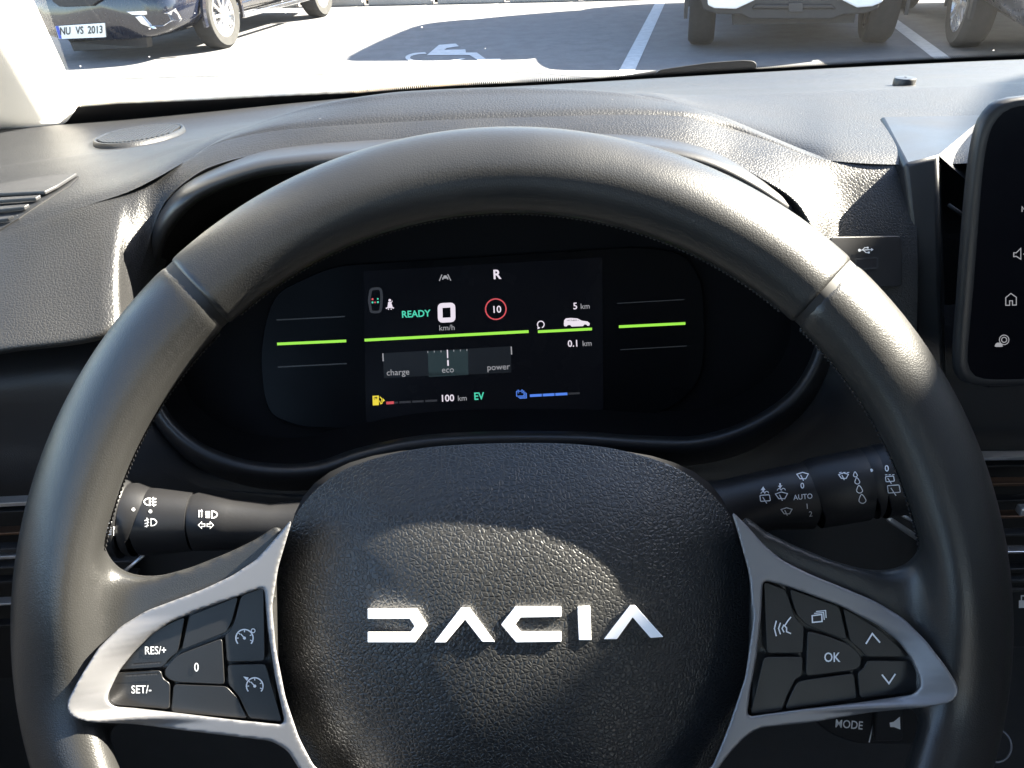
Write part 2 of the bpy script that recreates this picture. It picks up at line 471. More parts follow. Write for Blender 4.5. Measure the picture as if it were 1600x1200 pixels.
# kerb stones with gaps, leafy bank, added hedge
K0 = Vector((-0.7, 12.75, 0))
bank = MB()
p0 = K0 + AX * 0.2
bank.grid([[p0 + AR * x + AX * y + Vector((0, 0, 0.05 + 0.05 * y)) for x in np.linspace(-30, 30, 31)] for y in np.linspace(0, 12, 9)])
tag(bank.obj('bank', M['soil'], smooth=True), None, None, kind='structure')
spots = ['with brown leaves behind it beside the navy car', 'behind the rear wheel of the navy car', 'just right of the navy car', 'second right of the navy car',
         'far beyond the wheelchair marking', 'right of the wheelchair marking', 'left of the long white bay line', 'at the head of the white bay line', 'beyond the white vehicle, its left side', 'hidden behind the white vehicle',
         'beyond the right tyre of the white vehicle', 'between white vehicle and graphite car']
for i in range(12):
    c = K0 + AR * ((i - 6) * 1.06 + 0.4)
    mb = MB().box(c + Vector((0, 0, 0.065)), AR * 0.485, AX * 0.08, Vector((0, 0, 0.065)))
    o = mb.obj('kerb_stone', M['stone'], smooth=False, bevel=(0.015, 2), origin=c)
    tag(o, 'grey kerb stone ' + spots[i], 'kerb stone', 'kerb stones along the far edge of the car park')
lv = MB()
for i in range(5200):
    c = K0 + AR * random.uniform(-9, 9) + AX * (0.22 + abs(random.gauss(0, 1.6)))
    d = (c - K0).dot(AX) - 0.2
    c.z = 0.07 + 0.05 * d + random.uniform(0, 0.03)
    a = random.uniform(0, 6.28); s_ = random.uniform(0.02, 0.05)
    u = Vector((math.cos(a), math.sin(a), random.uniform(-.7, .7))) * s_; w = Vector((-math.sin(a), math.cos(a), random.uniform(-.7, .7))) * s_ * 0.7
    lv.add([c - u, c - w, c + u, c + w], [(0, 1, 2, 3)])
tag(lv.obj('fallen_leaves', M['leaf'], smooth=False), 'dry brown leaves scattered on the bank behind the kerb', 'leaves', kind='stuff')
hd = thing('hedge', 'brown autumn hedge added out of view on the bank beyond the kerb', 'hedge', K0 + AX * 4)  # hedge added out of view for backdrop and a brown bonnet reflection
hl = MB()
for i in range(7000):
    c = K0 + AX * (4 + random.gauss(0, .45)) + AR * random.uniform(-12, 14); c.z = 0.2 + 2.3 * random.random() ** 0.8
    a = random.uniform(0, 6.28); s_ = random.uniform(0.05, 0.11)
    u = Vector((math.cos(a), math.sin(a), random.uniform(-1, 1))) * s_; w = Vector((-math.sin(a), math.cos(a), random.uniform(-1, 1))) * s_ * 0.7
    hl.add([c - u, c - w, c + u, c + w], [(0, 1, 2, 3)])
hl.obj('foliage', M['leaf'], hd, smooth=False)
hs = MB()
for i in range(26):
    c = K0 + AX * 4 + AR * (-12 + i); hs.tube([c, c + Vector((.1, 0, 1.2)), c + Vector((.0, .2, 2.2))], [.04, .03, .01], 6)
hs.obj('stem', M['soil'], hd)

# ================================================================== PARKED CARS
def place(c, fx, fy, z):                           # fx to the viewer's right, fy away from us
    return c + AR * fx + AX * fy + Vector((0, 0, z))
def car_wheel(t, c, R, w, knob=0, rimmat='alloy'):
    sg = 1
    wh = thing_part('wheel', t, c)
    ty = MB(); prof = [(R * .66, -w / 2 * .9), (R * .9, -w / 2), (R * .985, -w / 2 * .75), (R, -w / 4), (R, w / 4), (R * .985, w / 2 * .75), (R * .9, w / 2), (R * .66, w / 2 * .9)]
    rows = []
    N = 48
    for i in range(N):
        a = 2 * math.pi * i / N
        k = 1 - (0.028 if (knob and i % 2) else 0)
        rows.append([c + AR * q + (AX * math.cos(a) + Vector((0, 0, 1)) * math.sin(a)) * (r * (k if r > R * .95 else 1)) for r, q in prof])
    rows.append(rows[0]); ty.grid(rows)
    ty.obj('tyre', M['tyre'], wh, angle=40)
    rm = MB()
    for side in (-1, 1):
        cc = c + AR * side * w * 0.42
        ring = lambda r, d: [cc + AR * side * d + (AX * math.cos(2 * math.pi * i / 40) + Vector((0, 0, 1)) * math.sin(2 * math.pi * i / 40)) * r for i in range(40)]
        rm.grid([ring(R * .67, 0.004), ring(R * .62, 0.006), ring(R * .60, -0.03), ring(R * .1, -.04)], True)
        for k in range(10):
            a = 2 * math.pi * k / 10; e = AX * math.cos(a) + Vector((0, 0, 1)) * math.sin(a); q = AR.cross(e)
            rm.box(cc + e * R * .34, e * R * .29, q * R * .045, AR * .008)
        rm.tube([cc - AR * side * .03, cc + AR * side * .012], R * .14, 16)
    rm.obj('rim', M[rimmat], wh, angle=40)
    return wh
def thing_part(name, parent, loc):
    me = bpy.data.meshes.new(name)                 # a part that only carries sub-parts: its axle stub is the mesh
    b = base_of(parent)
    o = bpy.data.objects.new(name, me); COL.objects.link(o); o.parent = parent
    o.location = Vector(loc) - b
    mb = MB().tube([Vector((0, 0, 0)) - AR * .05, Vector((0, 0, 0)) + AR * .05], .05, 12)
    me.from_pydata([tuple(v) for v in mb.v], [], mb.f); me.materials.append(M['trim_black'])
    return o
def body_loft(c, stations, n=28, p=3.2):           # (y, halfwidth, z0, z1)
    rows = []
    for (y, hw, z0, z1) in stations:
        r = []
        for i in range(n):
            a = 2 * math.pi * i / n
            ca, sa = math.cos(a), math.sin(a)
            x = hw * math.copysign(abs(ca) ** (2 / p), ca); z = (z0 + z1) / 2 + (z1 - z0) / 2 * math.copysign(abs(sa) ** (2 / p), sa)
            r.append(place(c, x, y, z))
        rows.append(r)
    mb = MB()
    rows = loft(rows, 4)
    mb.grid(rows, True)
    mb.f.append(tuple(range(n))); e = (len(rows) - 1) * n; mb.f.append(tuple(e + k for k in range(n)))
    return mb
def arch(t, c, R, x, side, m='trim_black'):
    mb = MB(); N = 20; rows = []
    for i in range(N + 1):
        a = math.pi * (-.06 + 1.12 * i / N)
        e = AX * math.cos(a) + Vector((0, 0, 1)) * math.sin(a)
        rows.append([c + e * (R * 1.10) + AR * side * .0, c + e * (R * 1.10) + AR * side * .035, c + e * (R * 1.24) + AR * side * .03, c + e * (R * 1.24)])
    mb.grid(rows, True)
    mb.obj('wheel_arch', M[m], t, angle=40)

# --- navy car at the left
wl = ground(345, 75); wr = ground(495, 27)
half = 0.80
NC = (wl - AR * (half - 0.02)); NC.z = 0           # middle of the front axle
nc = thing('parked_car', 'dark blue car parked nose towards us in the sun at the left edge', 'car', NC)
fr_y = -0.86
st = [(fr_y, .62, .22, .62), (fr_y + .07, .78, .20, .70), (fr_y + .3, .86, .19, .80), (0.1, .90, .20, .90), (.7, .90, .22, .97), (1.4, .90, .22, .98), (2.6, .90, .22, .98), (3.2, .86, .26, .98), (3.35, .74, .34, .9)]
nbody = body_loft(NC, st); nbody.obj('body', M['navy'], nc)
cb = [(.45, .60, .88, .98), (.9, .70, .9, 1.18), (1.35, .66, .9, 1.46), (2.0, .64, .9, 1.5), (2.7, .62, .9, 1.44), (3.2, .58, .88, 1.02)]
body_loft(NC, cb, p=4).obj('cabin', M['car_glass'], nc)
body_loft(NC, [(1.25, .58, 1.40, 1.47), (1.9, .62, 1.45, 1.53), (2.6, .58, 1.40, 1.47)], p=4).obj('roof', M['navy'], nc)
R_ = 0.33
for sx in (-1, 1):
    for yy in (0, 2.55):
        c = place(NC, sx * half, yy, R_)
        car_wheel(nc, c, R_, .22)
        arch(nc, place(NC, sx * (half + .085), yy, R_), R_, 0, sx, 'navy')
def front_hit(Yp):                                 # the plane across the nose of a car
    return lambda x, y: on_plane(x, y, Yp, AX)
noseP = place(NC, 0, fr_y - .012, 0)
fh = front_hit(noseP)
pl = MB().prism([fh(86, 41), fh(163, 36), fh(165, 58), fh(92, 61)], [fh(86, 41) + AX * .04, fh(163, 36) + AX * .04, fh(165, 58) + AX * .04, fh(92, 61) + AX * .04])
pl_o = pl.obj('number_plate', M['plate'], nc, smooth=False)
Marks().poly([(86.5, 41), (91.5, 40.8), (96.5, 60.4), (92.3, 60.6)]).put('plate_strip', M['plate_blue'], pl_o, fh, 0.004)
for t_, x_, y_, k_ in (('NU', 102, 54, .7), ('VS', 124.5, 53, .7), ('2013', 149, 52, .72)): Marks().text(t_, x_, y_, 12, 2, .02, sx=k_).put('plate_text', M['plate_ink'], pl_o, fh, 0.005)
# chrome fog lamp surround, wide grille, chrome lip
def nose_bar(name, pix, m, d0=.0, d1=.05, bevel=.006):
    q = [fh(x, y) - AX * d0 for x, y in pix]
    return MB().prism(q, [p + AX * (d1 + d0) for p in q]).obj(name, M[m], nc, smooth=False, bevel=(bevel, 2))
nose_bar('grille', [(80, -14), (152, -20), (160, -2), (145, 9), (95, 10), (84, 2)], 'trim_black', .02, .1)
fh_old = fh
sidep = place(NC, .62, fr_y + .10, 0)
nb_hit = hit_mesh(nbody.v, nbody.f, lambda x, y: on_plane(x, y, sidep, AX))
fh = nb_hit
fl = nose_bar('fog_light', [(222, 24), (262, 20), (268, 30), (255, 38), (236, 40)], 'lamp', .004, .06)
nose_bar('chrome_surround', [(198, 18), (225, 17), (275, 13), (285, 30), (296, 44), (268, 46), (240, 44), (222, 37), (212, 26), (222, 24), (236, 40), (255, 40), (268, 32), (262, 21), (222, 23), (207, 23)], 'chrome', .012, .05, .003)
nose_bar('lower_grille', [(110, 66), (230, 58), (232, 74), (116, 80)], 'trim_black', .01, .08)
nose_bar('headlight', [(195, -40), (290, -60), (310, -45), (270, -20), (205, -15)], 'lamp', .0, .08)
fh = fh_old
for sx in (-1, 1):
    MB().box(place(NC, sx * .885, 1.27, .27), AX * .85, AR * .02, Vector((0, 0, .025))).obj('sill_trim', M['chrome'], nc, smooth=False, bevel=(.008, 2))

# --- white off-road vehicle, nose towards us
w1, w2 = ground(1108, 71), ground(1352, 69)
WC = (w1 + w2) / 2; WC.z = 0; WC += AX * .1
half = 0.765
wv = thing('parked_off_roader', 'tall white off-road vehicle with black lower bumper parked facing us in the shade', 'off-road car', WC)
fy = -0.62
st = [(fy, .74, .52, .92), (fy + .06, .86, .46, 1.06), (.0, .93, .44, 1.2), (.7, .94, .44, 1.26), (2.0, .94, .46, 1.28), (3.4, .94, .48, 1.28), (3.7, .88, .5, 1.25)]
body_loft(WC, st, p=4).obj('body', M['white_paint'], wv)
body_loft(WC, [(.6, .74, 1.2, 1.3), (.85, .80, 1.2, 1.9), (1.1, .82, 1.2, 2.5), (3.4, .82, 1.2, 2.55), (3.62, .78, 1.2, 1.8)], p=5).obj('cabin', M['car_glass'], wv)
body_loft(WC, [(.95, .78, 2.4, 2.52), (1.3, .84, 2.5, 2.7), (3.3, .84, 2.5, 2.7), (3.66, .76, 2.3, 2.5)], p=5).obj('roof', M['white_paint'], wv)  # unseen roof raised so the vehicle's shadow reaches far enough left
for sx in (-1, 1):
    for yy in (0, 2.75):
        c = place(WC, sx * half, yy, .36)
        car_wheel(wv, c, .36, .235, knob=1, rimmat='trim_black')
        arch(wv, place(WC, sx * (half + .13), yy, .36), .36, 0, sx)
wn_p = place(WC, 0, fy - .03, 0)
fh = front_hit(wn_p)
def wbar(name, pix, m, d0, d1, bevel=.012, lab=None):
    q = [fh(x, y) - AX * d0 for x, y in pix]
    return MB().prism(q, [p + AX * (d1 + d0) for p in q]).obj(name, M[m], wv, smooth=False, bevel=(bevel, 2), label=lab)
wbar('lower_bumper', [(1092, -10), (1100, 16), (1122, 22), (1160, 23), (1172, 30), (1300, 30), (1318, 23), (1352, 21), (1372, 14), (1380, -12), (1310, -14), (1172, -12)], 'trim_black', .0, .3)
wbar('bumper_corner', [(1104, -30), (1106, 7), (1116, 12), (1150, 13), (1178, 0), (1192, -16), (1170, -34)], 'white_paint', .05, .22)
wbar('bumper_corner', [(1296, -34), (1316, 0), (1338, 11), (1362, 9), (1378, 2), (1382, -32)], 'white_paint', .05, .22)
wbar('skid_plate', [(1180, 6), (1300, 6), (1306, 14), (1174, 14)], 'dark_plastic', .02, .2)
wbar('grille', [(1170, -60), (1320, -62), (1312, -38), (1178, -37)], 'dark_plastic', .03, .2)
wbar('number_plate', [(1232, 4), (1254, 4), (1254, 18), (1232, 18)], 'grey_plastic', .03, .05, .003)
MB().box(place(WC, 0, 1.4, .33), AR * .5, AX * 1.9, Vector((0, 0, .1))).obj('underbody', M['trim_black'], wv, smooth=False)

# --- graphite car further right
GC = ground(1555, 62) + AR * .45; GC.z = 0; GC -= AX * .35
gc = thing('parked_car', 'dark graphite car in the shade at the right edge beside the white vehicle', 'car', GC)
st = [(-1.08, .66, .22, .88), (-.98, .82, .2, 1.0), (-.3, .89, .25, 1.08), (.5, .91, .26, 1.16), (1.8, .91, .28, 1.1), (3.0, .9, .3, 1.1), (3.4, .8, .4, 1.0)]
body_loft(GC, st).obj('body', M['graphite'], gc)
body_loft(GC, [(.5, .62, .95, 1.1), (.95, .72, 1, 1.4), (1.4, .7, 1, 1.66), (2.9, .68, 1, 1.66), (3.3, .62, 1, 1.2)], p=4).obj('cabin', M['car_glass'], gc)
body_loft(GC, [(1.3, .6, 1.6, 1.68), (2.1, .66, 1.64, 1.74), (2.9, .6, 1.58, 1.68)], p=4).obj('roof', M['graphite'], gc)
for sx in (-1, 1):
    for yy in (0, 2.65):
        car_wheel(gc, place(GC, sx * .80, yy, .35), .35, .23)
        arch(gc, place(GC, sx * .885, yy, .35), .35, 0, sx)
GCN = place(GC, 0, -.82, 0)
q = [place(GC, a, -1.08, b) for a, b in ((-.55, .36), (.55, .36), (.5, .56), (-.5, .56))]
MB().prism(q, [p + AX * .08 for p in q]).obj('grille', M['trim_black'], gc, smooth=False, bevel=(.01, 2))
for sx in (-1, 1):
    q = [place(GC, sx * a, -1.03, b) for a, b in ((.45, .66), (.8, .68), (.82, .8), (.5, .76))]
    MB().prism(q, [p + AX * .12 for p in q]).obj('headlight', M['lamp'], gc, smooth=False, bevel=(.01, 2))

# --- dark van added out of view at right; its roofline shapes the sun patches
VC = Vector((1.98, 1.9, 0))
vn = thing('sun_blocking_van', 'unseen dark grey van added close beside our car on the right to block the sun', 'van', VC)
def van_loft(stations, x0, x1, name, m, bev=.06):
    mb = MB(); rows = []
    for (y, z0, z1) in stations:
        rows.append([(x0, y, z0), (x1, y, z0), (x1, y, z1), (x0, y, z1)])
    mb.grid(rows, True); mb.f.append((0, 1, 2, 3)); e = 4 * (len(rows) - 1); mb.f.append((e, e + 1, e + 2, e + 3))
    return mb.obj(name, M[m], vn, smooth=True, angle=35, bevel=(bev, 3))
van_loft([(2.45, .3, .85), (2.25, .25, 1.15), (1.7, .25, 1.30), (1.2, .25, 2.15), (1.055, .25, 2.31), (.95, .25, 2.38), (.88, .25, 2.415), (.735, .25, 2.455), (.3, .25, 2.46), (-2.6, .25, 2.46), (-2.7, .3, 2.35)], 1.95, 3.85, 'body', 'graphite')
MB().add([(2.05, 1.69, 1.34), (3.75, 1.69, 1.34), (3.7, 1.17, 2.1), (2.1, 1.17, 2.1)], [(0, 1, 2, 3)]).obj('windscreen', M['car_glass'], vn, smooth=False)
ax_, ar_ = AX, AR; AX, AR = Vector((0, 1, 0)), Vector((1, 0, 0))
for sx in (2.05, 3.75):
    for yy in (1.6, -1.9): car_wheel(vn, Vector((sx, yy, .35)), .35, .24)
AX, AR = ax_, ar_

# ================================================================== OUR CAR: shell, bonnet, windscreen
xs = np.linspace(-260, 1900, 109)
WB = [(-260, 222, .62), (0, 207, .69), (130, 197, .75), (300, 182, .79), (480, 164, .82), (700, 146, .845), (900, 136, .86), (1180, 119, .865), (1400, 107, .865), (1600, 98, .86), (1900, 88, .84)]
wbase = row(WB, xs)
# bonnet
bx = np.linspace(-60, 1900, 60)
b1 = row([(-60, 196, .86), (130, 190, .92), (480, 156, .98), (800, 139, 1.0), (1000, 136, 1.0), (1400, 126, 1.0), (1900, 110, .98)], bx)
b2 = row([(-60, 150, 1.2), (130, 140, 1.3), (480, 126, 1.35), (700, 119, 1.38), (820, 121, 1.38), (960, 130, 1.38), (1100, 140, 1.38), (1400, 140, 1.38), (1900, 130, 1.3)], bx)
b3 = row([(-60, 140, 1.5), (130, 128, 1.6), (480, 118, 1.7), (700, 113, 1.75), (820, 117, 1.75), (960, 129, 1.75), (1100, 142, 1.75), (1400, 150, 1.75), (1900, 140, 1.65)], bx)
b4 = [p + Vector((0, .12, -.10)) for p in b3]
b5 = [p + Vector((0, .16, -.45)) for p in b3]
bn = MB().grid(loft([b1, b2, b3, b4, b5], 6)).obj('bonnet', M['bonnet'], origin=at(800, 139, 1.0))
tag(bn, 'pale glossy bonnet of our own car beyond the windscreen, blown out by sun', 'bonnet')
# windscreen
HEAD = 0.08
def header(p):                                      # matching point on the top edge of the windscreen
    x = p.x
    return Vector((x * .86, HEAD - .10 * (x - .37) ** 2, CAMZ + .27))
rows = [[a + (header(a) - a) * t + Vector((0, .05, .05)) * (math.sin(math.pi * t)) for a in wbase] for t in np.linspace(0, 1, 14)]
ws = thing('windscreen', 'dusty windscreen above the dashboard with a black dotted lower border', 'windscreen', wbase[50])
MB().grid(rows).obj('glass', M['glass'], ws)
fb = MB()                                           # black border with toothed upper edge on the glass
d_in = Vector((0, -.004, -.004))
def gl_pt(i, t):
    j = min(int(i), len(wbase) - 2); k = i - j
    a = wbase[j] * (1 - k) + wbase[j + 1] * k
    return a + (header(a) - a) * t + Vector((0, .05, .05)) * math.sin(math.pi * t) + d_in
NT = 700
for q in range(NT):
    i0, i1 = q * (len(wbase) - 1) / NT, (q + 1) * (len(wbase) - 1) / NT
    im = (i0 + i1) / 2
    x_ = wbase[int(im)].x
    hh = .024 + .02 * min(1, max(0, (-.14 - x_) / .2))
    lo = -0.004
    fb.add([gl_pt(i0, lo), gl_pt(i1, lo), gl_pt(i1, hh), gl_pt(im, hh + .008), gl_pt(i0, hh)], [(0, 1, 2, 3, 4)])
fb.obj('border', M['frit'], ws, smooth=False)
# shell of the cabin (roof, pillars, doors, floor): mostly out of frame, it shades the interior
sh = thing('car_cabin', 'shell of our own car with light grey left pillar trim beside the windscreen', 'car cabin', (0.37, -.4, .3))
rf = MB()
hdr = [header(a) for a in wbase]
ext = [Vector((-.42, HEAD - .1, CAMZ + .26))] + [h for h in hdr if -.40 < h.x < 1.0] + [Vector((1.06, HEAD - .1, CAMZ + .26))]
rf.grid([ext, [Vector((p.x, -.5, CAMZ + .33)) for p in ext], [Vector((p.x, -1.9, CAMZ + .30)) for p in ext]])
rf.obj('headliner', M['headliner'], sh)
# left pillar: inner edge follows the side of the glass
pe = [at(150, 214, .745), at(137, 186, .75), at(97, 95, .685), at(52, 0, .61), Vector((-.25, .34, CAMZ + .16)), Vector((-.27, HEAD, CAMZ + .265))]
pe = [pe[1] + (pe[0] - pe[1]), *[pe[1] + (pe[3] - pe[1]) * (k / 10) for k in range(11)], pe[4], pe[5]]
pw = MB()
pw.grid([[p + Vector((-.028, .03, .012)), p, p + Vector((-.03, -.045, .0)), p + Vector((-.09, -.075, -.005)), p + Vector((-.13, -.05, -.005)), p + Vector((-.13, .05, 0))] for p in pe])
pw.obj('pillar_trim', M['pillar'], sh)
rp = [Vector((1.12, .66, CAMZ - .2)), Vector((1.06, .40, CAMZ + .06)), Vector((1.0, HEAD, CAMZ + .26))]
MB().tube(rp, .05, 10).obj('pillar_trim', M['pillar'], sh)
for x in (-.50, 1.2):
    MB().box((x, -.3, CAMZ - .52), (.03, 0, 0), (0, 1.1, 0), (0, 0, .36)).obj('door', M['dark_plastic'], sh, smooth=False)
MB().box((.36, -.4, .28), (.9, 0, 0), (0, 1.5, 0), (0, 0, .03)).obj('floor', M['dark_plastic'], sh, smooth=False)
MB().box((.36, .98, .62), (.9, 0, 0), (0, .03, 0), (0, 0, .32)).obj('bulkhead', M['black'], sh, smooth=False)
for x in (0.0, .76):
    MB().box((x, -.5, CAMZ - .35), (.24, 0, 0), (0, .09, -.03), (0, .06, .36)).obj('seat', M['grey_plastic'], sh, smooth=False, bevel=(.05, 3))
# wiper outside the glass
wi = thing('windscreen_wiper', 'black wiper arm resting at the foot of the windscreen', 'wiper', at(1090, 110, .93))
arm = cat_rom([(700, 141), (880, 131), (980, 122), (1040, 113), (1100, 107)], 6)
MB().tube([at(x, y, .93) for x, y in arm], [.0022 + .0022 * i / len(arm) for i in range(len(arm))], 8, up=Vector((0, 1, 0))).obj('blade', M['rubber'], wi)
h_ = [(1020, 121), (1030, 109), (1070, 103), (1110, 97.5), (1160, 94), (1177, 95), (1183, 100), (1180, 113), (1150, 116), (1100, 118), (1060, 121)]
q = [at(x, y, .92) for x, y in round_poly(h_, 5, 3)]
MB().prism(q, [p + Vector((0, .02, -.004)) for p in q]).obj('hinge_cover', M['rubber'], wi, bevel=(.003, 2), angle=40)

# ================================================================== DASHBOARD
ds = thing('dashboard', 'black grained dashboard with a hood over the instruments below the windscreen', 'dashboard', (0.3, .6, CAMZ - .3))
CREASE = [(-260, 440, .40), (0, 364, .408), (135, 321, .415), (200, 300, .422), (250, 275, .431), (300, 246, .440), (335, 226, .448), (375, 214, .453), (450, 202, .455), (560, 194, .455), (700, 187, .455), (850, 182, .455), (980, 179, .455), (1060, 181, .455), (1130, 197, .454), (1200, 220, .442), (1290, 250, .425), (1412, 257, .42), (1600, 252, .395), (1900, 240, .395)]
PADEDGE = [(-260, 440, .40), (0, 364, .408), (135, 321, .415), (200, 300, .42), (250, 275, .427), (300, 246, .442), (340, 224, .458), (400, 203, .472), (470, 180, .49), (560, 165, .50), (800, 155, .51), (1000, 155, .51), (1100, 185, .49), (1200, 218, .465), (1270, 244, .435), (1290, 250, .425), (1412, 257, .42), (1600, 252, .42), (1900, 240, .42)]
cr2 = [(-260, 292, .50), (0, 260, .55), (140, 240, .58), (400, 210, .60), (800, 168, .61), (930, 156, .61), (1200, 146, .605), (1400, 138, .60), (1600, 130, .595), (1900, 120, .58)]
pr0 = row(PADEDGE, xs); pr1 = row(cr2, xs)
wb_in = [p + Vector((0, .012, -.004)) for p in wbase]
wdown = [p + Vector((0, .015, -.1)) for p in wbase]
def mid(a, b, t, dz): return [p + (q - p) * t + Vector((0, 0, dz)) for p, q in zip(a, b)]
top_rows = [pr0, mid(pr0, pr1, .12, .0035), mid(pr0, pr1, .5, .004), mid(pr0, pr1, .88, .002), pr1, mid(pr1, wb_in, .1, -.0008), mid(pr1, wb_in, .5, .0), wb_in, wdown]
def widen(rows): return [[r[0] + Vector((-.13, -.005, -.004))] + r for r in rows]   # on to the door
tops = MB().grid(widen(loft(top_rows, 5)))
tops_o = tops.obj('top_pad', M['dash_top'], ds)
top_hit = hit_mesh(tops.v, tops.f, lambda x, y: at(x, y, .6))
# hood over the instruments: flat top behind the crease
hx = np.linspace(300, 1300, 100)
hc = row(CREASE, hx)
cont = row([(300, 245, .441), (345, 219, .463), (400, 197, .482), (500, 164, .496), (570, 151, .495), (640, 143, .50), (800, 137, .50), (900, 140, .50), (975, 147, .495), (1040, 160, .49), (1100, 176, .478), (1180, 206, .468), (1240, 229, .447), (1300, 250.5, .4255)], hx)
dw = [min(1, max(0, (x - 305) / 120), max(0, (1290 - x) / 150)) for x in hx]
drop = [p + Vector((0, .001 + .05 * k, -.001 - .02 * k)) for p, k in zip(cont, dw)]
drop2 = [p + Vector((0, .002 + .08 * k, -.003 - .067 * k)) for p, k in zip(cont, dw)]
MB().grid(loft([hc, [p + (q - p) * .15 + Vector((0, 0, .0022 * k)) for p, q, k in zip(hc, cont, dw)], [p + (q - p) * .6 + Vector((0, 0, .0025 * k)) for p, q, k in zip(hc, cont, dw)], cont, drop, drop2], 5)).obj('hood_top', M['dash_top'], ds)
# grained front skin: fascia left, hood front, fascia right
fx = np.concatenate([np.linspace(-260, 180, 24), np.linspace(190, 330, 36), np.linspace(338, 1200, 70), np.linspace(1206, 1426, 40)])
LIP = [(-260, 610, .335), (0, 548, .342), (150, 527, .35), (185, 507, .356), (205, 470, .380), (222, 425, .398), (236, 380, .41), (248, 340, .416), (262, 313, .419), (285, 290, .422), (330, 262, .427), (400, 244, .434), (500, 237, .437), (560, 230, .437), (700, 221, .437), (850, 215, .437), (960, 214, .435), (1060, 224, .43), (1130, 250, .42), (1190, 282, .406), (1240, 316, .396), (1262, 350, .39), (1280, 420, .38), (1300, 520, .37), (1330, 570, .368), (1426, 590, .368)]
ra, rl = row(CREASE, fx), row(LIP, fx)
def bulge(a, b, t, k): return [p + (q - p) * t + Vector((0, -k, 0)) * min(1, (q - p).length / .05) for p, q in zip(a, b)]
inn = [p + Vector((0, .008, -.0045)) for p in rl]
inn2 = [p + Vector((0, .035, -.006)) for p in rl]
skin = MB().grid(widen(loft([ra, bulge(ra, rl, .1, .003), bulge(ra, rl, .45, .006), bulge(ra, rl, .85, .004), rl, inn, inn2], 6)))
skin.obj('front_skin', M['dash_leather'], ds)
skin_hit = hit_mesh(skin.v, skin.f, lambda x, y: at(x, y, .39))
# lower fascia
lx = np.linspace(-260, 1900, 80)
lo_rows = [row([(-260, 560, .43), (0, 520, .43), (180, 530, .43), (215, 600, .43), (245, 650, .43), (330, 715, .43), (490, 738, .43), (650, 700, .43), (800, 692, .43), (1000, 698, .43), (1150, 680, .43), (1240, 640, .43), (1285, 560, .43), (1330, 500, .43), (1430, 480, .43), (1900, 460, .43)], lx),
           row([(-260, 650, .39), (0, 596, .40), (150, 585, .405), (215, 640, .41), (330, 738, .415), (490, 752, .42), (650, 735, .425), (800, 730, .425), (1000, 730, .425), (1150, 715, .425), (1250, 670, .42), (1330, 600, .42), (1430, 570, .415), (1900, 560, .41)], lx),
           row([(-260, 740, .392), (0, 690, .40), (215, 700, .405), (330, 760, .41), (490, 775, .415), (800, 760, .42), (1150, 745, .42), (1330, 690, .42), (1900, 650, .41)], lx),
           row([(-260, 800, .395), (0, 760, .40), (300, 790, .41), (800, 800, .42), (1250, 775, .42), (1900, 710, .41)], lx),
           row([(-260, 1000, .42), (0, 980, .42), (800, 960, .43), (1900, 960, .42)], lx),
           row([(-260, 1400, .46), (0, 1400, .46), (800, 1400, .46), (1900, 1400, .46)], lx)]
MB().grid(widen(loft(lo_rows, 5))).obj('lower_panel', M['grey_plastic'], ds)
# steering column shroud
sc = MB()
for_rows = []
for d, k in ((.0, .80), (.02, 1.0), (.18, 1.15)):
    c = wp(800, 905, -.055 - d)
    for_rows.append([c + RI * (.105 * k * math.copysign(abs(math.cos(a)) ** .6, math.cos(a))) + UI * (.062 * k * math.copysign(abs(math.sin(a)) ** .6, math.sin(a))) for a in np.linspace(0, 2 * math.pi, 41)[:-1]])
sc.grid(for_rows, True); sc.f.append(tuple(range(40)))
sc.obj('column_shroud', M['dark_plastic'], ds, angle=50)
# speaker grille on the top pad at the left
sg_c = top_hit(220, 213)
e1 = (top_hit(284, 208) - top_hit(156, 220)); rx = e1.length / 2; e1.normalize()
nrm = e1.cross(top_hit(224, 206) - top_hit(218, 222)).normalized()
if nrm.z < 0: nrm = -nrm
e2 = nrm.cross(e1).normalized(); ry_ = (top_hit(225, 199) - top_hit(215, 228)).length / 2
sg_c = (top_hit(284, 208) + top_hit(156, 220)) / 2
ell = lambda k, h: [sg_c + e1 * (rx * k * math.cos(a)) + e2 * (ry_ * k * math.sin(a)) + nrm * h for a in np.linspace(0, 2 * math.pi, 49)[:-1]]
sgm = MB().grid([ell(1.06, .0), ell(1.03, .0035), ell(.98, .0035), ell(.94, .002)], True)
sgm.obj('speaker_rim', M['dash_top'], ds)
ribs = MB()
spb = MB().grid([ell(.96, .0012), ell(.01, .0012)], True); spb.obj('speaker_well', M['black'], ds)
for i in range(-9, 10):
    x = i / 10 * .94; yy = math.sqrt(1 - (x / .94) ** 2) * .92 if abs(x) < .94 else 0
    ribs.box(sg_c + e1 * rx * x + nrm * .0024, e1 * rx * .028, e2 * ry_ * yy, nrm * .0013)
ribs.obj('speaker_grille', M['dash_top'], ds, smooth=False)
# light sensor on the top pad at the right
pc = top_hit(1412, 133)
nz = Vector((0, -.05, 1)).normalized()
disc = lambda r, h: [pc + Vector((math.cos(a) * r, math.sin(a) * r, 0)) + nz * h for a in np.linspace(0, 2 * math.pi, 33)[:-1]]
pk = MB().grid([disc(.0082, 0), disc(.0082, .0045), disc(.0074, .0056), disc(.001, .006)], True)
pk.obj('light_sensor', M['plain_plastic'], ds, angle=40)
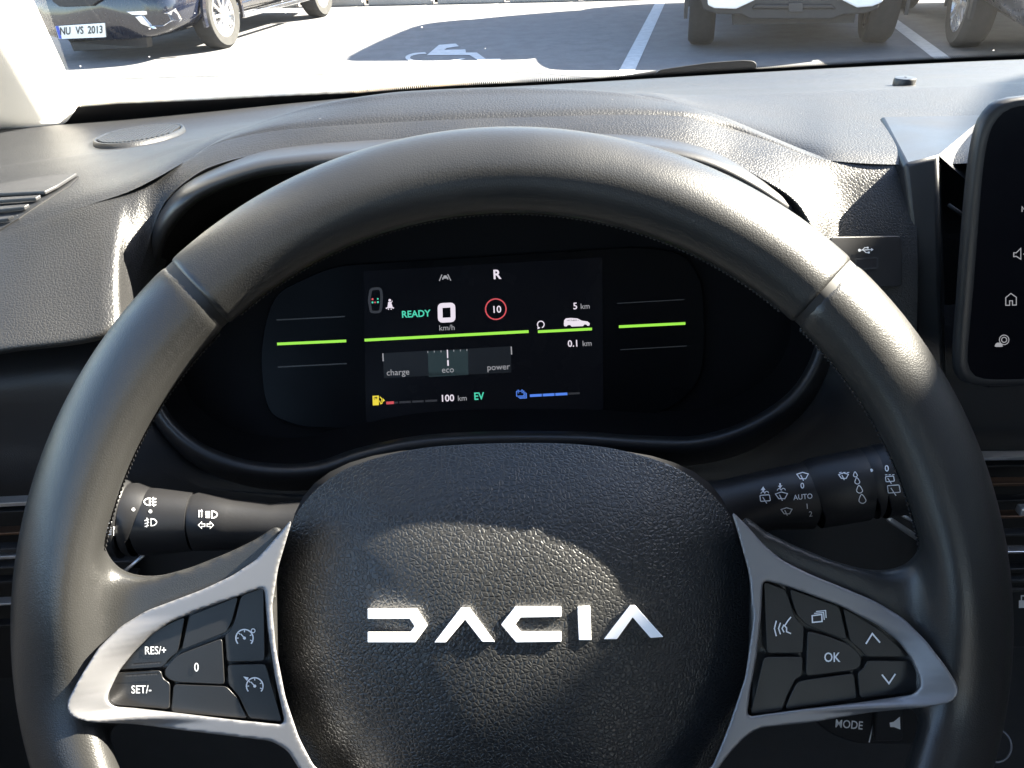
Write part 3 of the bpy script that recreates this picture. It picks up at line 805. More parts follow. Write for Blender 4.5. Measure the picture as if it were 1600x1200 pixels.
# top-left corner vent: flush black wedge paints in the shaded hollow under three slats
vq = [(-40, 303), (10, 293), (60, 284), (124, 277), (108, 292), (70, 316), (30, 343), (0, 361), (-40, 385)]
def padp(pix, h): return [top_hit(x, y) + Vector((0, 0, h)) for x, y in pix]
def slab_on(name, pix, h0, h1, m, par, bev=None):
    return MB().prism(padp(pix, h1), padp(pix, h0)).obj(name, M[m], par, smooth=False, bevel=bev)
cvo = slab_on('corner_vent', vq, -.004, .0008, 'black', ds)
slab_on('vent_lid', [(-40, 303), (10, 293), (60, 284), (122, 277.5), (92, 297), (72, 307), (-40, 312)], .0009, .003, 'grey_plastic', cvo, (.0006, 2))
for sl in ([(-40, 318), (66, 312), (58, 316.5), (-40, 323)], [(-40, 333), (48, 326), (40, 331), (-40, 339)], [(-40, 351), (24, 344), (15, 349), (-40, 357)]):
    slab_on('vent_slat', sl, .0009, .0028, 'grey_plastic', cvo, (.0004, 2))
# frame beside the touchscreen
def fp(x, y, Y): return at(x, y, Y)
A1, A2, A3 = [EYE + (top_hit(x, y) - EYE) * .988 for x, y in ((1376, 183), (1540, 180), (1720, 176))]
lp = [fp(1413, 257, .4105), fp(1424, 366, .40), fp(1430, 480, .387), fp(1434, 606, .378)]
rp_ = [fp(1466, 244, .4085), fp(1468, 366, .395), fp(1471, 480, .385), fp(1477, 606, .378)]
rb = [fp(1471, 250, .445), fp(1473, 366, .445), fp(1476, 480, .44), fp(1480, 606, .43)]
rw = [fp(1720, 300, .46), fp(1720, 366, .46), fp(1720, 480, .45), fp(1720, 606, .44)]
q1, q2 = fp(1512, 284, .425), fp(1720, 340, .45)
frm = MB()
frm.add([A1, lp[0], rp_[0], A2], [(0, 1, 2, 3)]).add([A2, rp_[0], q1, A3], [(0, 1, 2, 3)]).add([q1, q2, A3], [(0, 1, 2)])
for i in range(3): frm.add([lp[i], lp[i + 1], rp_[i + 1], rp_[i]], [(0, 1, 2, 3)]).add([rp_[i], rp_[i + 1], rb[i + 1], rb[i]], [(0, 1, 2, 3)])
side = [p + Vector((0, .03, -.004)) for p in lp]
frm.add([A1, lp[0], lp[0] + Vector((.001, .01, -.012)), A1 + Vector((.001, .003, -.012))], [(0, 1, 2, 3)])
A1b = A1 + Vector((0, .012, -.02))
for i in range(3): frm.add([lp[i], lp[i + 1], side[i + 1], side[i]], [(0, 1, 2, 3)])
fo = frm.obj('screen_frame', M['plain_plastic'], ds, angle=25, bevel=(.0022, 3))
bkw = MB()
for i in range(3): bkw.add([rb[i] + Vector((-.001, .002, 0)), rb[i + 1] + Vector((-.001, .002, 0)), rw[i + 1], rw[i]], [(0, 1, 2, 3)])
bkw.obj('side_vent', M['dark_plastic'], ds, smooth=False)
slats = MB()
for (x0, y0, x1, y1) in ((1482, 320, 1512, 341),):
    slats.tube([at(x0, y0, .41), at(x1, y1, .41)], .001, 6, up=Vector((0, 1, 0)))
slats.obj('side_vent_slat', M['grey_plastic'], ds)
# USB panel let into the right fascia
ub = round_poly([(1297, 370), (1409, 368), (1410, 448), (1300, 452)], 8, 4)
uf = [skin_hit(x, y) for x, y in ub]
c0 = sum(uf, Vector()) / len(uf); n0 = (uf[5] - uf[15]).cross(uf[0] - uf[10]).normalized()
if n0.y > 0: n0 = -n0
c0 = c0 + n0 * (max((p - c0).dot(n0) for p in uf) + .0004)
uf = [on_plane(x, y, c0, n0) for x, y in ub]
usb = MB().prism(uf, [p + Vector((0, .006, -.002)) for p in uf]).obj('usb_panel', M['plain_plastic'], ds, smooth=False, bevel=(.0006, 2))
uc = sum(uf, Vector()) / len(uf); un = (uf[2] - uc).cross(uf[12] - uc).normalized()
if un.y > 0: un = -un
uhit = lambda x, y: on_plane(x, y, uc + un * .0006, un)
Marks().stroke([(1337, 405), (1371, 402), (1371, 419), (1337, 421)], 3, True).put('port_frame', M['grey_plastic'], usb, uhit, .0006)
Marks().poly([(1338, 406), (1370, 403.5), (1370, 418), (1338, 420)]).put('port', M['black'], usb, uhit, .0003)
mk = Marks().stroke([(1342, 391), (1362, 390)], 1.3).dot((1343, 391), 2.3).poly([(1361, 387.5), (1365, 390), (1361, 392.5)])
mk.stroke([(1347, 391), (1351, 387), (1355, 387)], 1.2).stroke([(1349, 391), (1353, 394.5), (1357, 394.5)], 1.2).dot((1356, 387), 1.5).poly([(1356, 393), (1359, 393), (1359, 396), (1356, 396)])
mk.put('usb_sign', M['print'], usb, uhit, .0005)
# louvred vents: left and middle
def louvre(x0, x1, ybars, Y, slope):
    bx_ = []
    q = [at(x0, ybars[0][0] - 6, Y + .03), at(x1, ybars[0][0] - 6 + slope, Y + .03), at(x1, ybars[-1][0] + 60 + slope, Y + .03), at(x0, ybars[-1][0] + 60, Y + .03)]
    v = MB().prism([p + Vector((0, -.012, 0)) for p in q], q).obj('air_vent', M['black'], ds, smooth=False)
    for (y, th, m) in ybars:
        a, b = at(x0, y, Y), at(x1, y + slope, Y)
        h = th / 2 / FPX * .45
        mb = MB().box((a + b) / 2 + Vector((0, .003, 0)), (b - a) / 2, Vector((0, .003, .0003)), Vector((0, -.1, 1)) * h)
        mb.obj('vent_bar', M[m], v, smooth=False, bevel=(.0005, 2))
louvre(-220, 214, [(800, 9, 'vent_silver'), (812, 4, 'dark_plastic'), (846, 6, 'bronze'), (872, 10, 'grey_plastic'), (883, 7, 'vent_silver'), (899, 5, 'grey_plastic'), (922, 6, 'dark_plastic'), (956, 5, 'vent_silver'), (990, 6, 'dark_plastic')], .375, -22)
louvre(1442, 1900, [(718, 8, 'vent_silver'), (730, 4, 'dark_plastic'), (759, 7, 'bronze'), (785, 6, 'dark_plastic'), (810, 6, 'bronze'), (838, 6, 'grey_plastic'), (865, 5, 'vent_silver'), (892, 5, 'dark_plastic'), (910, 8, 'grey_plastic')], .385, -6)
MB().box(at(1606, 796, .37), (.006, 0, 0), (0, .003, 0), (0, 0, .0028)).obj('vent_slider', M['vent_silver'], ds, smooth=False, bevel=(.001, 2))
# small silver edges seen past the stalks
MB().tube([at(1386, 806, .36), at(1390, 812, .36), at(1436, 842, .36)], .0018, 8, up=Vector((0, 1, 0))).obj('trim_strip', M['vent_silver'], ds)
MB().tube([at(1392, 795, .375), at(1440, 822, .375)], .0012, 8, up=Vector((0, 1, 0))).obj('trim_strip', M['vent_silver'], ds)
MB().tube([at(180, 905, .36), at(224, 868, .36)], .0011, 8, up=Vector((0, 1, 0))).obj('trim_strip', M['vent_silver'], ds)
# control panel under the middle vent, a ring socket
q = [at(1440, 925, .40), at(1900, 915, .40), at(1900, 1010, .40), at(1440, 1015, .40)]
cp = MB().prism(q, [p + Vector((0, .02, 0)) for p in q]).obj('control_panel', M['plain_plastic'], ds, smooth=False, bevel=(.002, 2))
chit = lambda x, y: on_plane(x, y, q[0], Vector((0, 1, 0)))
Marks().poly([(1592, 938), (1608, 938), (1608, 950), (1592, 950)]).stroke([(1596, 938), (1596, 931), (1604, 931), (1604, 938)], 2).put('lock_sign', M['print'], cp, chit, .0005)
rc = at(1556, 1165, .40); Nn = (EYE - rc).normalized(); ra_ = Nn.cross(Vector((0, 0, 1))).normalized(); rb_ = ra_.cross(Nn)
MB().tube([rc + ra_ * (.0105 * math.cos(a)) + rb_ * (.013 * math.sin(a)) for a in np.linspace(0, 2 * math.pi, 33)[:-1]], .0009, 8, closed=True, up=Nn).obj('socket_ring', M['silver'], ds)

# ================================================================== INSTRUMENT CLUSTER
CT = RAD(25)
CN = Vector((0, -math.cos(CT), math.sin(CT))); CU = Vector((0, math.sin(CT), math.cos(CT)))
cc = EYE + ray(755, 540) * .52
clp = lambda x, y, d=0.0: on_plane(x, y, cc + CN * d, CN)
cl = thing('instrument_cluster', 'black digital instrument cluster lit with green lines behind the steering wheel', 'instrument cluster', cc)
ring = [(228, 470), (236, 415), (250, 368), (280, 326), (320, 296), (400, 267), (475, 256), (560, 249), (660, 243), (800, 237), (930, 236), (1040, 243), (1120, 264), (1200, 307), (1250, 352), (1278, 420), (1288, 500), (1279, 560), (1240, 622), (1170, 668), (1090, 692), (1000, 692), (900, 686), (760, 686), (650, 693), (560, 712), (490, 734), (400, 733), (320, 708), (265, 665), (240, 620), (228, 555)]
ring = resample(cat_rom(ring, 8, True), 160)
ctr = np.array([757, 480.])
def rloop(k, d, lift=0.064):                                    # ring moved outwards by k pixels, lifted d towards the driver
    out = []
    n = len(ring)
    for i in range(n):
        t = ring[(i + 1) % n] - ring[i - 1]; t = t / np.linalg.norm(t)
        q = ring[i] + np.array([t[1], -t[0]]) * k
        out.append(clp(q[0], q[1], d + (lift * min(1, max(0, (520 - ring[i][1]) / 200)))))
    return out
MB().grid([rloop(34, .0), rloop(16, .034), rloop(8, .041), rloop(-2, .042), rloop(-9, .038), rloop(-12, .030)], True).obj('surround', M['plain_plastic'], cl)
MB().grid([rloop(-11, .031), rloop(-30, .012), rloop(-46, .004, .01), rloop(-52, .0, 0)], True).obj('recess', M['recess'], cl)
fc = rloop(-40, -.001, 0)
face = MB(); face.v += fc; face.f.append(tuple(range(len(fc))))
face.obj('face_plate', M['recess'], cl, smooth=False)
ln = round_poly([(432, 455), (414, 500), (406, 560), (412, 620), (424, 650), (470, 668), (600, 672), (900, 662), (1000, 656), (1060, 632), (1096, 592), (1102, 530), (1098, 440), (1070, 395), (1000, 385), (520, 415)], 30, 5)
lf = [clp(x, y, .003) for x, y in ln]
lens = MB().prism(lf, [p - CN * .004 for p in lf]).obj('lens', M['lens'], cl, smooth=False, bevel=(.0006, 2))
sq = round_poly([(568, 424), (941, 402), (943, 640), (572, 660)], 3, 2)
sf = [clp(x, y, .0036) for x, y in sq]
disp = MB().prism(sf, [p - CN * .0004 for p in sf]).obj('display', M['display'], cl, smooth=False)
dh = lambda x, y: clp(x, y, .0037)
def show(name, mk, m): return mk.put(name, M[m], disp, dh, .0002)
T = lambda: Marks()
show('divider_line', T().stroke([(569.5, 531.5), (826, 518)], 4.4), 'lit green')
show('divider_line', T().stroke([(840.5, 518.3), (925, 514)], 4.2), 'lit green')
for m_, (a, b), w in (('lit green', ((433, 537.5), (541, 532.7)), 4.2), ('dim line', ((432, 500), (539, 494.5)), 2), ('dim line', ((434, 573.5), (542, 568)), 2),
                      ('lit green', ((967, 510.5), (1071, 505.3)), 4.2), ('dim line', ((964, 474), (1069, 468)), 1.4), ('dim line', ((969, 546.5), (1073, 540.5)), 1.4)):
    T().stroke([a, b], w).put('accent_line', M[m_], lens, lambda x, y: clp(x, y, .0032), .0002)
show('gear_letter', T().text('R', 776.5, 435.5, 14.5, 2.8, .025), 'lit white')
sp = T().stroke(round_poly([(687.5, 477.5), (707.5, 476.5), (708, 499.5), (688, 500.5)], 4, 3), 7.6, True)
show('speed_readout', sp, 'lit white')
show('speed_unit', T().text('km/h', 698.5, 516, 8.8, 2.8, sx=1.02), 'lit grey')
show('ready_text', T().text('READY', 650, 495.2, 10.6, 2.8, .02, sx=.98), 'lit teal')
show('limit_ring', T().circle((774.7, 483), 16, 2.0, n=40), 'lit red')
show('limit_number', T().text('10', 776, 488.5, 11, 2.8, .012), 'lit white')
show('range_text', T().text('5', 899, 483, 10.5, 2.8, .012), 'lit white')
show('range_unit', T().text('km', 914.5, 482.5, 8.8, 2.8), 'lit grey')
show('trip_text', T().text('0.1', 896, 541.5, 10.5, 2.8, .012), 'lit white')
show('trip_unit', T().text('km', 917.5, 540.5, 8.8, 2.8), 'lit grey')
show('lane_sign', T().stroke([(686.5, 439), (690.5, 429)], 1.5).stroke([(699.5, 428.5), (704.5, 438.5)], 1.5).poly([(691, 437), (691, 434), (692.5, 433), (693.5, 430.5), (697.5, 430.3), (699, 432.7), (700.3, 433.6), (700.5, 436.7), (698.8, 436.8), (698.5, 435), (693, 435.3), (692.7, 437)]), 'lit grey')
show('car_outline', T().stroke(cat_rom([(578, 461), (580, 453), (587, 451), (594, 452), (596, 460), (596, 470), (595, 482), (592, 487), (581, 487), (579, 482), (577, 470)], 3, True), 4, True), 'grey ghost')
show('seat_dots', T().dot((582, 467.5), 1.7).dot((586, 472.5), 1.4), 'lit red')
show('seat_dots', T().dot((582, 472.5), 1.6).dot((590.5, 472), 1.6).dot((590.3, 467), 1.3), 'lit teal')
show('belt_sign', T().dot((609, 469.2), 2.1).poly([(606.5, 472), (611, 471.5), (613, 478), (614, 481), (605, 481.5), (606, 477)]).stroke([(603, 482), (607, 480), (611, 480), (615.5, 481.5)], 1.8).stroke([(607, 482), (607, 484)], 1.6).stroke([(611, 482), (611.5, 484)], 1.6).stroke([(613.3, 470), (608, 478)], 1), 'lit white')
# power meter
show('meter_panel', T().poly([(598, 552), (668, 548), (731, 545), (798, 541), (799, 582), (733, 585), (669, 587), (600, 591)]), 'dark panel')
show('eco_panel', T().poly([(668, 549), (731, 546), (732, 585.5), (670, 589)]), 'eco panel')
show('meter_ticks', T().stroke([(598.2, 552), (598.8, 564.5)], 1.8).stroke([(798.7, 541.5), (799.4, 554)], 1.8).stroke([(668.3, 548.5), (668.5, 551.5)], 1).stroke([(678.5, 548), (678.6, 551)], 1).stroke([(689, 547.5), (689.1, 550.5)], 1).stroke([(709, 546.5), (709.1, 549.5)], 1).stroke([(719.3, 546), (719.4, 549)], 1).stroke([(729.5, 545.5), (729.6, 548.5)], 1), 'lit grey')
show('meter_needle', T().stroke([(699, 546.5), (699.5, 559.5)], 1.8).stroke([(699.8, 562.5), (700.2, 571.5)], 2.4), 'lit white')
show('meter_text', T().text('charge', 622, 586, 9.8, 2.8).text('power', 779, 577.8, 9.8, 2.8), 'lit grey')
show('eco_text', T().text('eco', 700, 582, 9.6, 2.8), 'lit grey')
# fuel and battery
show('fuel_sign', T().poly([(582, 618.5), (592, 618), (592, 633), (582.5, 633.5)]).stroke([(593, 626), (595, 631), (597, 630), (596.5, 623), (593.5, 620)], 1.5).poly([(598, 622), (601.5, 625.7), (598, 628.5)]), 'lit yellow')
show('fuel_window', T().poly([(584, 620.5), (589.5, 620.2), (589.6, 624), (584.1, 624.3)]), 'dark panel')
show('fuel_bar', T().stroke([(603.5, 629.8), (615.5, 629)], 4.2), 'lit red')
show('fuel_bar', T().stroke([(616, 629.2), (622, 628.8)], 2.8).stroke([(624, 628.7), (642, 627.8)], 3.2).stroke([(644, 627.7), (662, 626.8)], 3.2).stroke([(664.5, 626.6), (683, 625.7)], 3.2), 'grey ghost')
show('fuel_range', T().text('100', 699, 627, 10.6, 2.8, .015), 'lit white')
show('fuel_unit', T().text('km', 722.5, 626, 8.6, 2.8), 'lit grey')
show('ev_text', T().text('EV', 748.5, 624.3, 11.5, 2.8, .02, sx=.9), 'lit teal')
show('battery_sign', T().stroke([(807, 611.5), (818.5, 611), (818.7, 618.5), (807.2, 619)], 1.2, True).stroke([(820.3, 612.5), (820.6, 620.2), (809.5, 620.8)], 1.2).stroke([(822.3, 614), (822.6, 621.8), (811.5, 622.4)], 1.2).stroke([(808.5, 609.8), (811, 609.7)], 1.2).stroke([(814.5, 609.5), (817, 609.4)], 1.2).stroke([(808.8, 613.8), (811, 613.7)], 1).stroke([(814.8, 613.5), (817.4, 613.4)], 1), 'lit blue')
show('battery_bar', T().stroke([(828, 618.3), (846.5, 617.4)], 4).stroke([(848, 617.3), (866.3, 616.4)], 4).stroke([(867.8, 616.3), (886.5, 615.3)], 4), 'lit blue')
show('battery_bar', T().stroke([(888, 615.2), (906, 614.2)], 3.2), 'grey ghost')
# little car and reset arrow
show('trip_car', T().poly([(881, 506), (881.5, 500.5), (884, 497.5), (892, 496.8), (902, 497.5), (909, 501), (918, 502.3), (921.5, 505), (921, 508.5), (918, 509.2), (916, 507), (913, 507), (911, 509.5), (893, 510.3), (891, 507.8), (887.5, 507.8), (885, 510.2), (881.5, 509.5)]), 'lit white')
show('trip_car_window', T().poly([(885.5, 501.3), (887, 499), (893, 498.4), (901, 498.9), (906, 501), (896, 501.6)]), 'gloss_black')
show('reset_sign', T().circle((845, 507), 5.2, 1.6, -70, 210, 20).poly([(840, 509.5), (844.2, 512.3), (840, 514.5)]), 'lit white')

# ================================================================== STEERING WHEEL
sw = thing('steering_wheel', 'black leather steering wheel with silver spoke trim and a white lettered hub', 'steering wheel', wp(800, 982, -.03))
CX, CY, RP = 800, 982, 717
def rim_pt(ang, r_off, w):
    ang, r_off, w = float(ang), float(r_off), float(w)
    #                          # ang in degrees, image plane; r_off, w in metres
    R = RP + r_off * FPX / WD
    return wp(CX + R * math.cos(RAD(ang)), CY - R * math.sin(RAD(ang)), w)
RR, RWD = .0162, .0158
def arc_tube(a0, a1, n, k=28, taper=True, shrink=1.0):
    mb = MB(); rows = []
    for i in range(n + 1):
        t = i / n; a = a0 + (a1 - a0) * t
        e = 1.0
        if taper:
            dd = min(t, 1 - t) * abs(a1 - a0) * RAD(1) * .172
            if dd < .0022: e = .93 + .07 * math.sqrt(max(0, 1 - (1 - dd / .0022) ** 2))
        e *= shrink
        fl = max(math.exp(-((a - 190) / 9) ** 2), math.exp(-((a - 350) / 9) ** 2)) * .38 if taper else 0     # flatter where the spokes join
        rows.append([rim_pt(a, RR * e * math.cos(2 * math.pi * j / k), RWD * e * (1 - fl * (math.sin(2 * math.pi * j / k) > 0)) * math.sin(2 * math.pi * j / k)) for j in range(k)])
    mb.grid(rows, True)
    if taper: mb.f.append(tuple(range(k))); mb.f.append(tuple(n * k + j for j in range(k)))
    return mb
ta = list(np.concatenate([[0, .1, .3, .6, 1.0, 1.5], np.linspace(2, 83, 80), [83.6, 84.1, 84.5, 84.8, 85]]))
mb = MB(); rows = []; k = 40
for t in ta:
    a = 47.4 + t * 85.5 / 85
    dd = min(t, 85 - t) * RAD(1) * .172; e = 1.0 if dd > .0022 else .93 + .07 * math.sqrt(max(0, 1 - (1 - dd / .0022) ** 2))
    rows.append([rim_pt(a, RR * e * math.cos(2 * math.pi * j / k), RWD * e * math.sin(2 * math.pi * j / k)) for j in range(k)])
mb.grid(rows, True); mb.f.append(tuple(range(k))); mb.f.append(tuple((len(ta) - 1) * k + j for j in range(k)))
mb.obj('upper_grip', M['rim'], sw, angle=60)
# core seen in the joints
arc_tube(30, 150, 90, 24, False, .955).obj('rim_core', M['black'], sw)
# lower grips and spokes, grown together
lowr = MB()
lowr.v, lowr.f = arc_tube(133.15, 407.2, 220, 32, True).v, None
lowr = arc_tube(133.15, 407.2, 220, 32, True)
def slab(pix, w0, w1):
    a = [wp(x, y, w1) for x, y in pix]; b = [wp(x, y, w0) for x, y in pix]
    m = MB(); m.prism(a, b)
    return m
lsp = [(95, 800), (140, 815), (166, 868), (184, 892), (210, 901), (250, 900), (300, 886), (360, 862), (405, 840), (432, 820), (446, 830), (432, 900), (436, 1110), (425, 1150), (290, 1134), (150, 1126), (146, 1150), (60, 1150), (60, 850)]
rsp = [(1505, 800), (1462, 815), (1438, 862), (1420, 884), (1394, 893), (1350, 890), (1300, 876), (1240, 852), (1195, 830), (1165, 806), (1154, 820), (1172, 900), (1168, 1110), (1175, 1135), (1300, 1115), (1446, 1098), (1452, 1130), (1540, 1130), (1540, 850)]
s1, s2 = slab(lsp, -.024, -.001), slab(rsp, -.024, -.001)
s3 = slab([(640, 1280), (960, 1280), (920, 1740), (680, 1740)], -.024, -.004)
for s_ in (s1, s2, s3): lowr.add(s_.v, s_.f)
def fuse(mb, voxel, iters, region=None, reg_iters=0):   # grow overlapping shapes into one skin and soften it
    me = bpy.data.meshes.new('fuse'); me.from_pydata([tuple(v) for v in mb.v], [], mb.f)
    bm = bmesh.new(); bm.from_mesh(me); bmesh.ops.recalc_face_normals(bm, faces=bm.faces); bm.to_mesh(me); bm.free()
    o = bpy.data.objects.new('fuse', me); COL.objects.link(o)
    md = o.modifiers.new('r', 'REMESH'); md.mode = 'VOXEL'; md.voxel_size = voxel
    if iters: md = o.modifiers.new('s', 'SMOOTH'); md.factor = .5; md.iterations = iters
    dg = bpy.context.evaluated_depsgraph_get(); dg.update()
    em = bpy.data.meshes.new_from_object(o.evaluated_get(dg))
    n = len(em.vertices); co = np.empty(n * 3); em.vertices.foreach_get('co', co); co = co.reshape(n, 3)
    ed = np.empty(len(em.edges) * 2, int); em.edges.foreach_get('vertices', ed); ed = ed.reshape(-1, 2)
    fs = [tuple(p.vertices) for p in em.polygons]
    bpy.data.objects.remove(o); bpy.data.meshes.remove(em)
    if region is not None:
        w = region(co)[:, None] * .6
        deg = np.bincount(ed.ravel(), minlength=n)[:, None]
        for _ in range(reg_iters):
            acc = np.zeros_like(co)
            for k in range(3):
                acc[:, k] = np.bincount(ed[:, 0], co[ed[:, 1], k], n) + np.bincount(ed[:, 1], co[ed[:, 0], k], n)
            co = co + w * (acc / np.maximum(deg, 1) - co)
    return [Vector(c) for c in co], fs
def spoke_region(co):                                # the saddle where spoke and rim meet
    q = co - np.array(EYE)
    d = q @ np.array(FW); px = q @ np.array(RI) / d * FPX; py = q @ np.array(UI) / d * FPX
    r = np.hypot(px, py + (CY - 600)); up = py + (CY - 600)
    return np.exp(-((r - 628) / 42) ** 2) * np.exp(-((up + 10) / 150) ** 4) * np.clip((d_front - d) / .004 + 1, 0, 1)
d_front = WD + .010
lv_, lf_ = fuse(lowr, .0014, 14, spoke_region, 160)
obj('lower_grip', lv_, lf_, M['rim'], sw)
# stitching along the inner side of the rim
stc = MB()
for a in np.concatenate([np.arange(50, 131, .62), np.arange(135, 172, .62), np.arange(8, 46, .62)]):
    p1 = rim_pt(a - .18, -RR * 1.00, .0002); p2 = rim_pt(a + .26, -RR * .99, -.0045)
    stc.tube([p1, (p1 + p2) / 2 + (wp(800, 982) - p1).normalized() * .0006, p2], .00042, 5, caps=False, up=FW)
stc.obj('stitching', M['seam'], sw)
# silver trims
def conv(pts, s, ox, oy): return [(x / s + ox, y / s + oy) for x, y in pts]
L_out = [(458, 808), (433, 838), (400, 875), (362, 900), (317, 921), (267, 940), (229, 954), (188, 979), (154, 1012), (125, 1058), (106, 1094), (104, 1108), (112, 1121), (142, 1129), (208, 1131), (292, 1142), (375, 1152), (425, 1158), (450, 1173), (466, 1200), (500, 1260), (560, 1330), (600, 1330), (560, 1270), (520, 1210), ]
L_in_edge = [(492, 1200), (467, 1152), (446, 1090), (431, 1013), (425, 947), (435, 885), (452, 828)]
L_hole = [(413, 917), (366, 934), (310, 953), (266, 972), (234, 994), (208, 1020), (186, 1048), (170, 1082), (167, 1094), (177, 1104), (208, 1106), (270, 1113), (360, 1124), (440, 1132), (445, 1128), (430, 1060), (418, 980)]
R_out = [(1141, 796), (1165, 819), (1191, 849), (1221, 875), (1265, 897), (1317, 918), (1369, 940), (1412, 966), (1447, 1001), (1477, 1040), (1496, 1070), (1499, 1085), (1486, 1098), (1447, 1105), (1360, 1113), (1273, 1128), (1187, 1137), (1165, 1150), (1139, 1178), (1112, 1215), (1080, 1260), (1040, 1330), (1000, 1330), (1050, 1260), (1095, 1205)]
R_in_edge = [(1112, 1200), (1138, 1136), (1164, 1059), (1177, 967), (1170, 895), (1152, 829)]
R_hole = [(1192, 906), (1230, 916), (1312, 946), (1369, 975), (1403, 1001), (1425, 1031), (1438, 1061), (1438, 1074), (1427, 1085), (1338, 1098), (1230, 1111), (1167, 1120), (1172, 1080), (1182, 1027), (1189, 962)]
def trim(out, hole, lab):
    o = [tuple(q) for q in resample(round_poly(out, 9, 3), 220)]; h = [tuple(q) for q in resample(round_poly(hole, 7, 3), 160)]
    w0 = -.010
    def w1(x, y):
        t = min(1, max(0, (math.hypot(x - CX, y - CY) - 585) / 120)); return .0042 + .0088 * t * t * (3 - 2 * t)
    mb = MB().prism([wp(x, y, w1(x, y)) for x, y in o], [wp(x, y, w0) for x, y in o], [([wp(x, y, w1(x, y)) for x, y in h], [wp(x, y, w0) for x, y in h])])
    v, f = fuse(mb, .00055, 10)
    return obj('spoke_trim', v, f, M['silver'], sw)
trim(L_out + L_in_edge, L_hole, None)
trim(R_out + R_in_edge, R_hole, None)
def panel(hole):
    c = np.mean(hole, 0)
    h = [(x + (x - c[0]) * .02, y + (y - c[1]) * .02) for x, y in hole]
    MB().prism([wp(x, y, -.0022) for x, y in h], [wp(x, y, -.012) for x, y in h]).obj('button_panel', M['black'], sw, smooth=False)
panel(L_hole); panel(R_hole)
BW = .0018
bt_hit = lambda x, y: wp(x, y, BW)
def button(pix, marks=None, lab=None, w=BW):
    c = np.mean(pix, 0)
    p = round_poly([(x + (c[0] - x) * .012, y + (c[1] - y) * .012) for x, y in pix], 6, 3)
    o = MB().prism([wp(x, y, w) for x, y in p], [wp(x, y, -.008) for x, y in p]).obj('button', M['button'], sw, bevel=(.0007, 2), angle=30, label=lab)
    if marks: marks.put('sign', M['print'], o, bt_hit, .0004)
    return o
lc = lambda p: conv(p, 2.4, 0, 700)
rc_ = lambda p: conv(p, 2.308, 1100, 680)
def gauge(cx, cy, r):
    m = Marks().circle((cx, cy), r, 2.0, -40, 220, 22).dot((cx, cy), 2.4).stroke([(cx, cy), (cx - r * .45, cy - r * .5)], 1.6)
    for a in (-20, 25, 90, 140, 180):
        c, s = math.cos(RAD(a)), math.sin(RAD(a)); m.stroke([(cx + r * .68 * c, cy - r * .68 * s), (cx + r * .9 * c, cy - r * .9 * s)], 1.4)
    return m
button(lc([(695, 632), (640, 655), (560, 700), (500, 750), (450, 815), (440, 832), (610, 822), (640, 785), (668, 765)]), Marks().text('RES/+', 243, 1022, 12.5, 1, .012, sx=.82), 'upper left rocker printed RES/+')
button(lc([(710, 628), (895, 555), (870, 650), (850, 690), (700, 750), (680, 758)]))
g1 = gauge(382, 997, 13.5).circle((395.5, 985.5), 3, 1.4)
button(lc([(905, 550), (990, 520), (995, 800), (850, 805), (843, 700), (862, 690), (880, 650)]), g1, 'button with a cruise control dial and a small circle')
button(lc([(835, 712), (700, 762), (660, 780), (620, 825), (615, 850), (635, 870), (670, 880), (845, 888)]), Marks().text('0', 307, 1049, 14, 0, .005, sx=.8), 'middle button printed 0')
button(lc([(430, 842), (605, 832), (612, 865), (640, 880), (638, 980), (500, 970), (430, 965), (405, 945), (410, 910)]), Marks().text('SET/-', 221, 1083, 12.5, 1, .012, sx=.85), 'lower left rocker printed SET/-')
button(lc([(650, 885), (850, 893), (890, 935), (930, 1015), (640, 990)]))
g2 = gauge(398, 1072, 13).poly([(380, 1057), (386, 1064), (388.5, 1058.5), (389, 1065.5), (382, 1066), (386, 1063)][:3])
button(lc([(852, 812), (997, 808), (1060, 1030), (935, 1015), (895, 930), (855, 885)]), g2, 'button with a cruise control dial and an arrow')
Marks().stroke([(206, 1039), (250, 1036)], 2.2).stroke([(196, 1056.5), (246, 1053.5)], 2.2).put('rocker_ridge', M['grey_plastic'], sw, bt_hit, .0006)
vo_ = Marks()
for i, (dx, h) in enumerate(((1210, 12), (1216.5, 9), (1222, 6))): vo_.stroke([(dx + 3, 982 - h), (dx, 982), (dx + 3, 982 + h)], 2)
vo_.stroke([(1236, 964), (1231, 970), (1226, 978), (1229, 981), (1229, 987), (1236, 990)], 2)
button(rc_([(215, 525), (295, 555), (310, 600), (330, 660), (362, 690), (358, 788), (225, 788)]), vo_, 'button with a speaking face and sound waves')
pg = Marks().stroke([(1269, 962), (1284, 960), (1284.5, 971), (1269.5, 972.5)], 2, True).stroke([(1272, 958.5), (1287, 957), (1287.8, 968.5)], 1.5).stroke([(1275, 955.5), (1290, 954), (1290.8, 965.5)], 1.5)
button(rc_([(308, 552), (490, 618), (518, 740), (430, 710), (370, 685), (335, 650), (318, 600)]), pg, 'button with stacked pages')
button(rc_([(500, 622), (560, 655), (640, 705), (700, 760), (740, 800), (585, 800), (560, 770), (527, 745)]), Marks().stroke([(1353, 1006), (1363, 990), (1375, 1004)], 2.4), 'button with an up chevron')
button(rc_([(372, 705), (430, 720), (520, 752), (560, 785), (570, 810), (565, 835), (545, 848), (365, 870)]), Marks().text('OK', 1300, 1034, 15, 0, .012, sx=.82), 'button printed OK')
button(rc_([(585, 812), (745, 812), (770, 860), (780, 890), (770, 920), (740, 930), (560, 950), (552, 855), (575, 840)]), Marks().stroke([(1378, 1054), (1389, 1068), (1399, 1053)], 2.4), 'button with a down chevron')
button(rc_([(215, 798), (358, 798), (355, 868), (330, 880), (300, 940), (280, 995), (165, 1008)]))
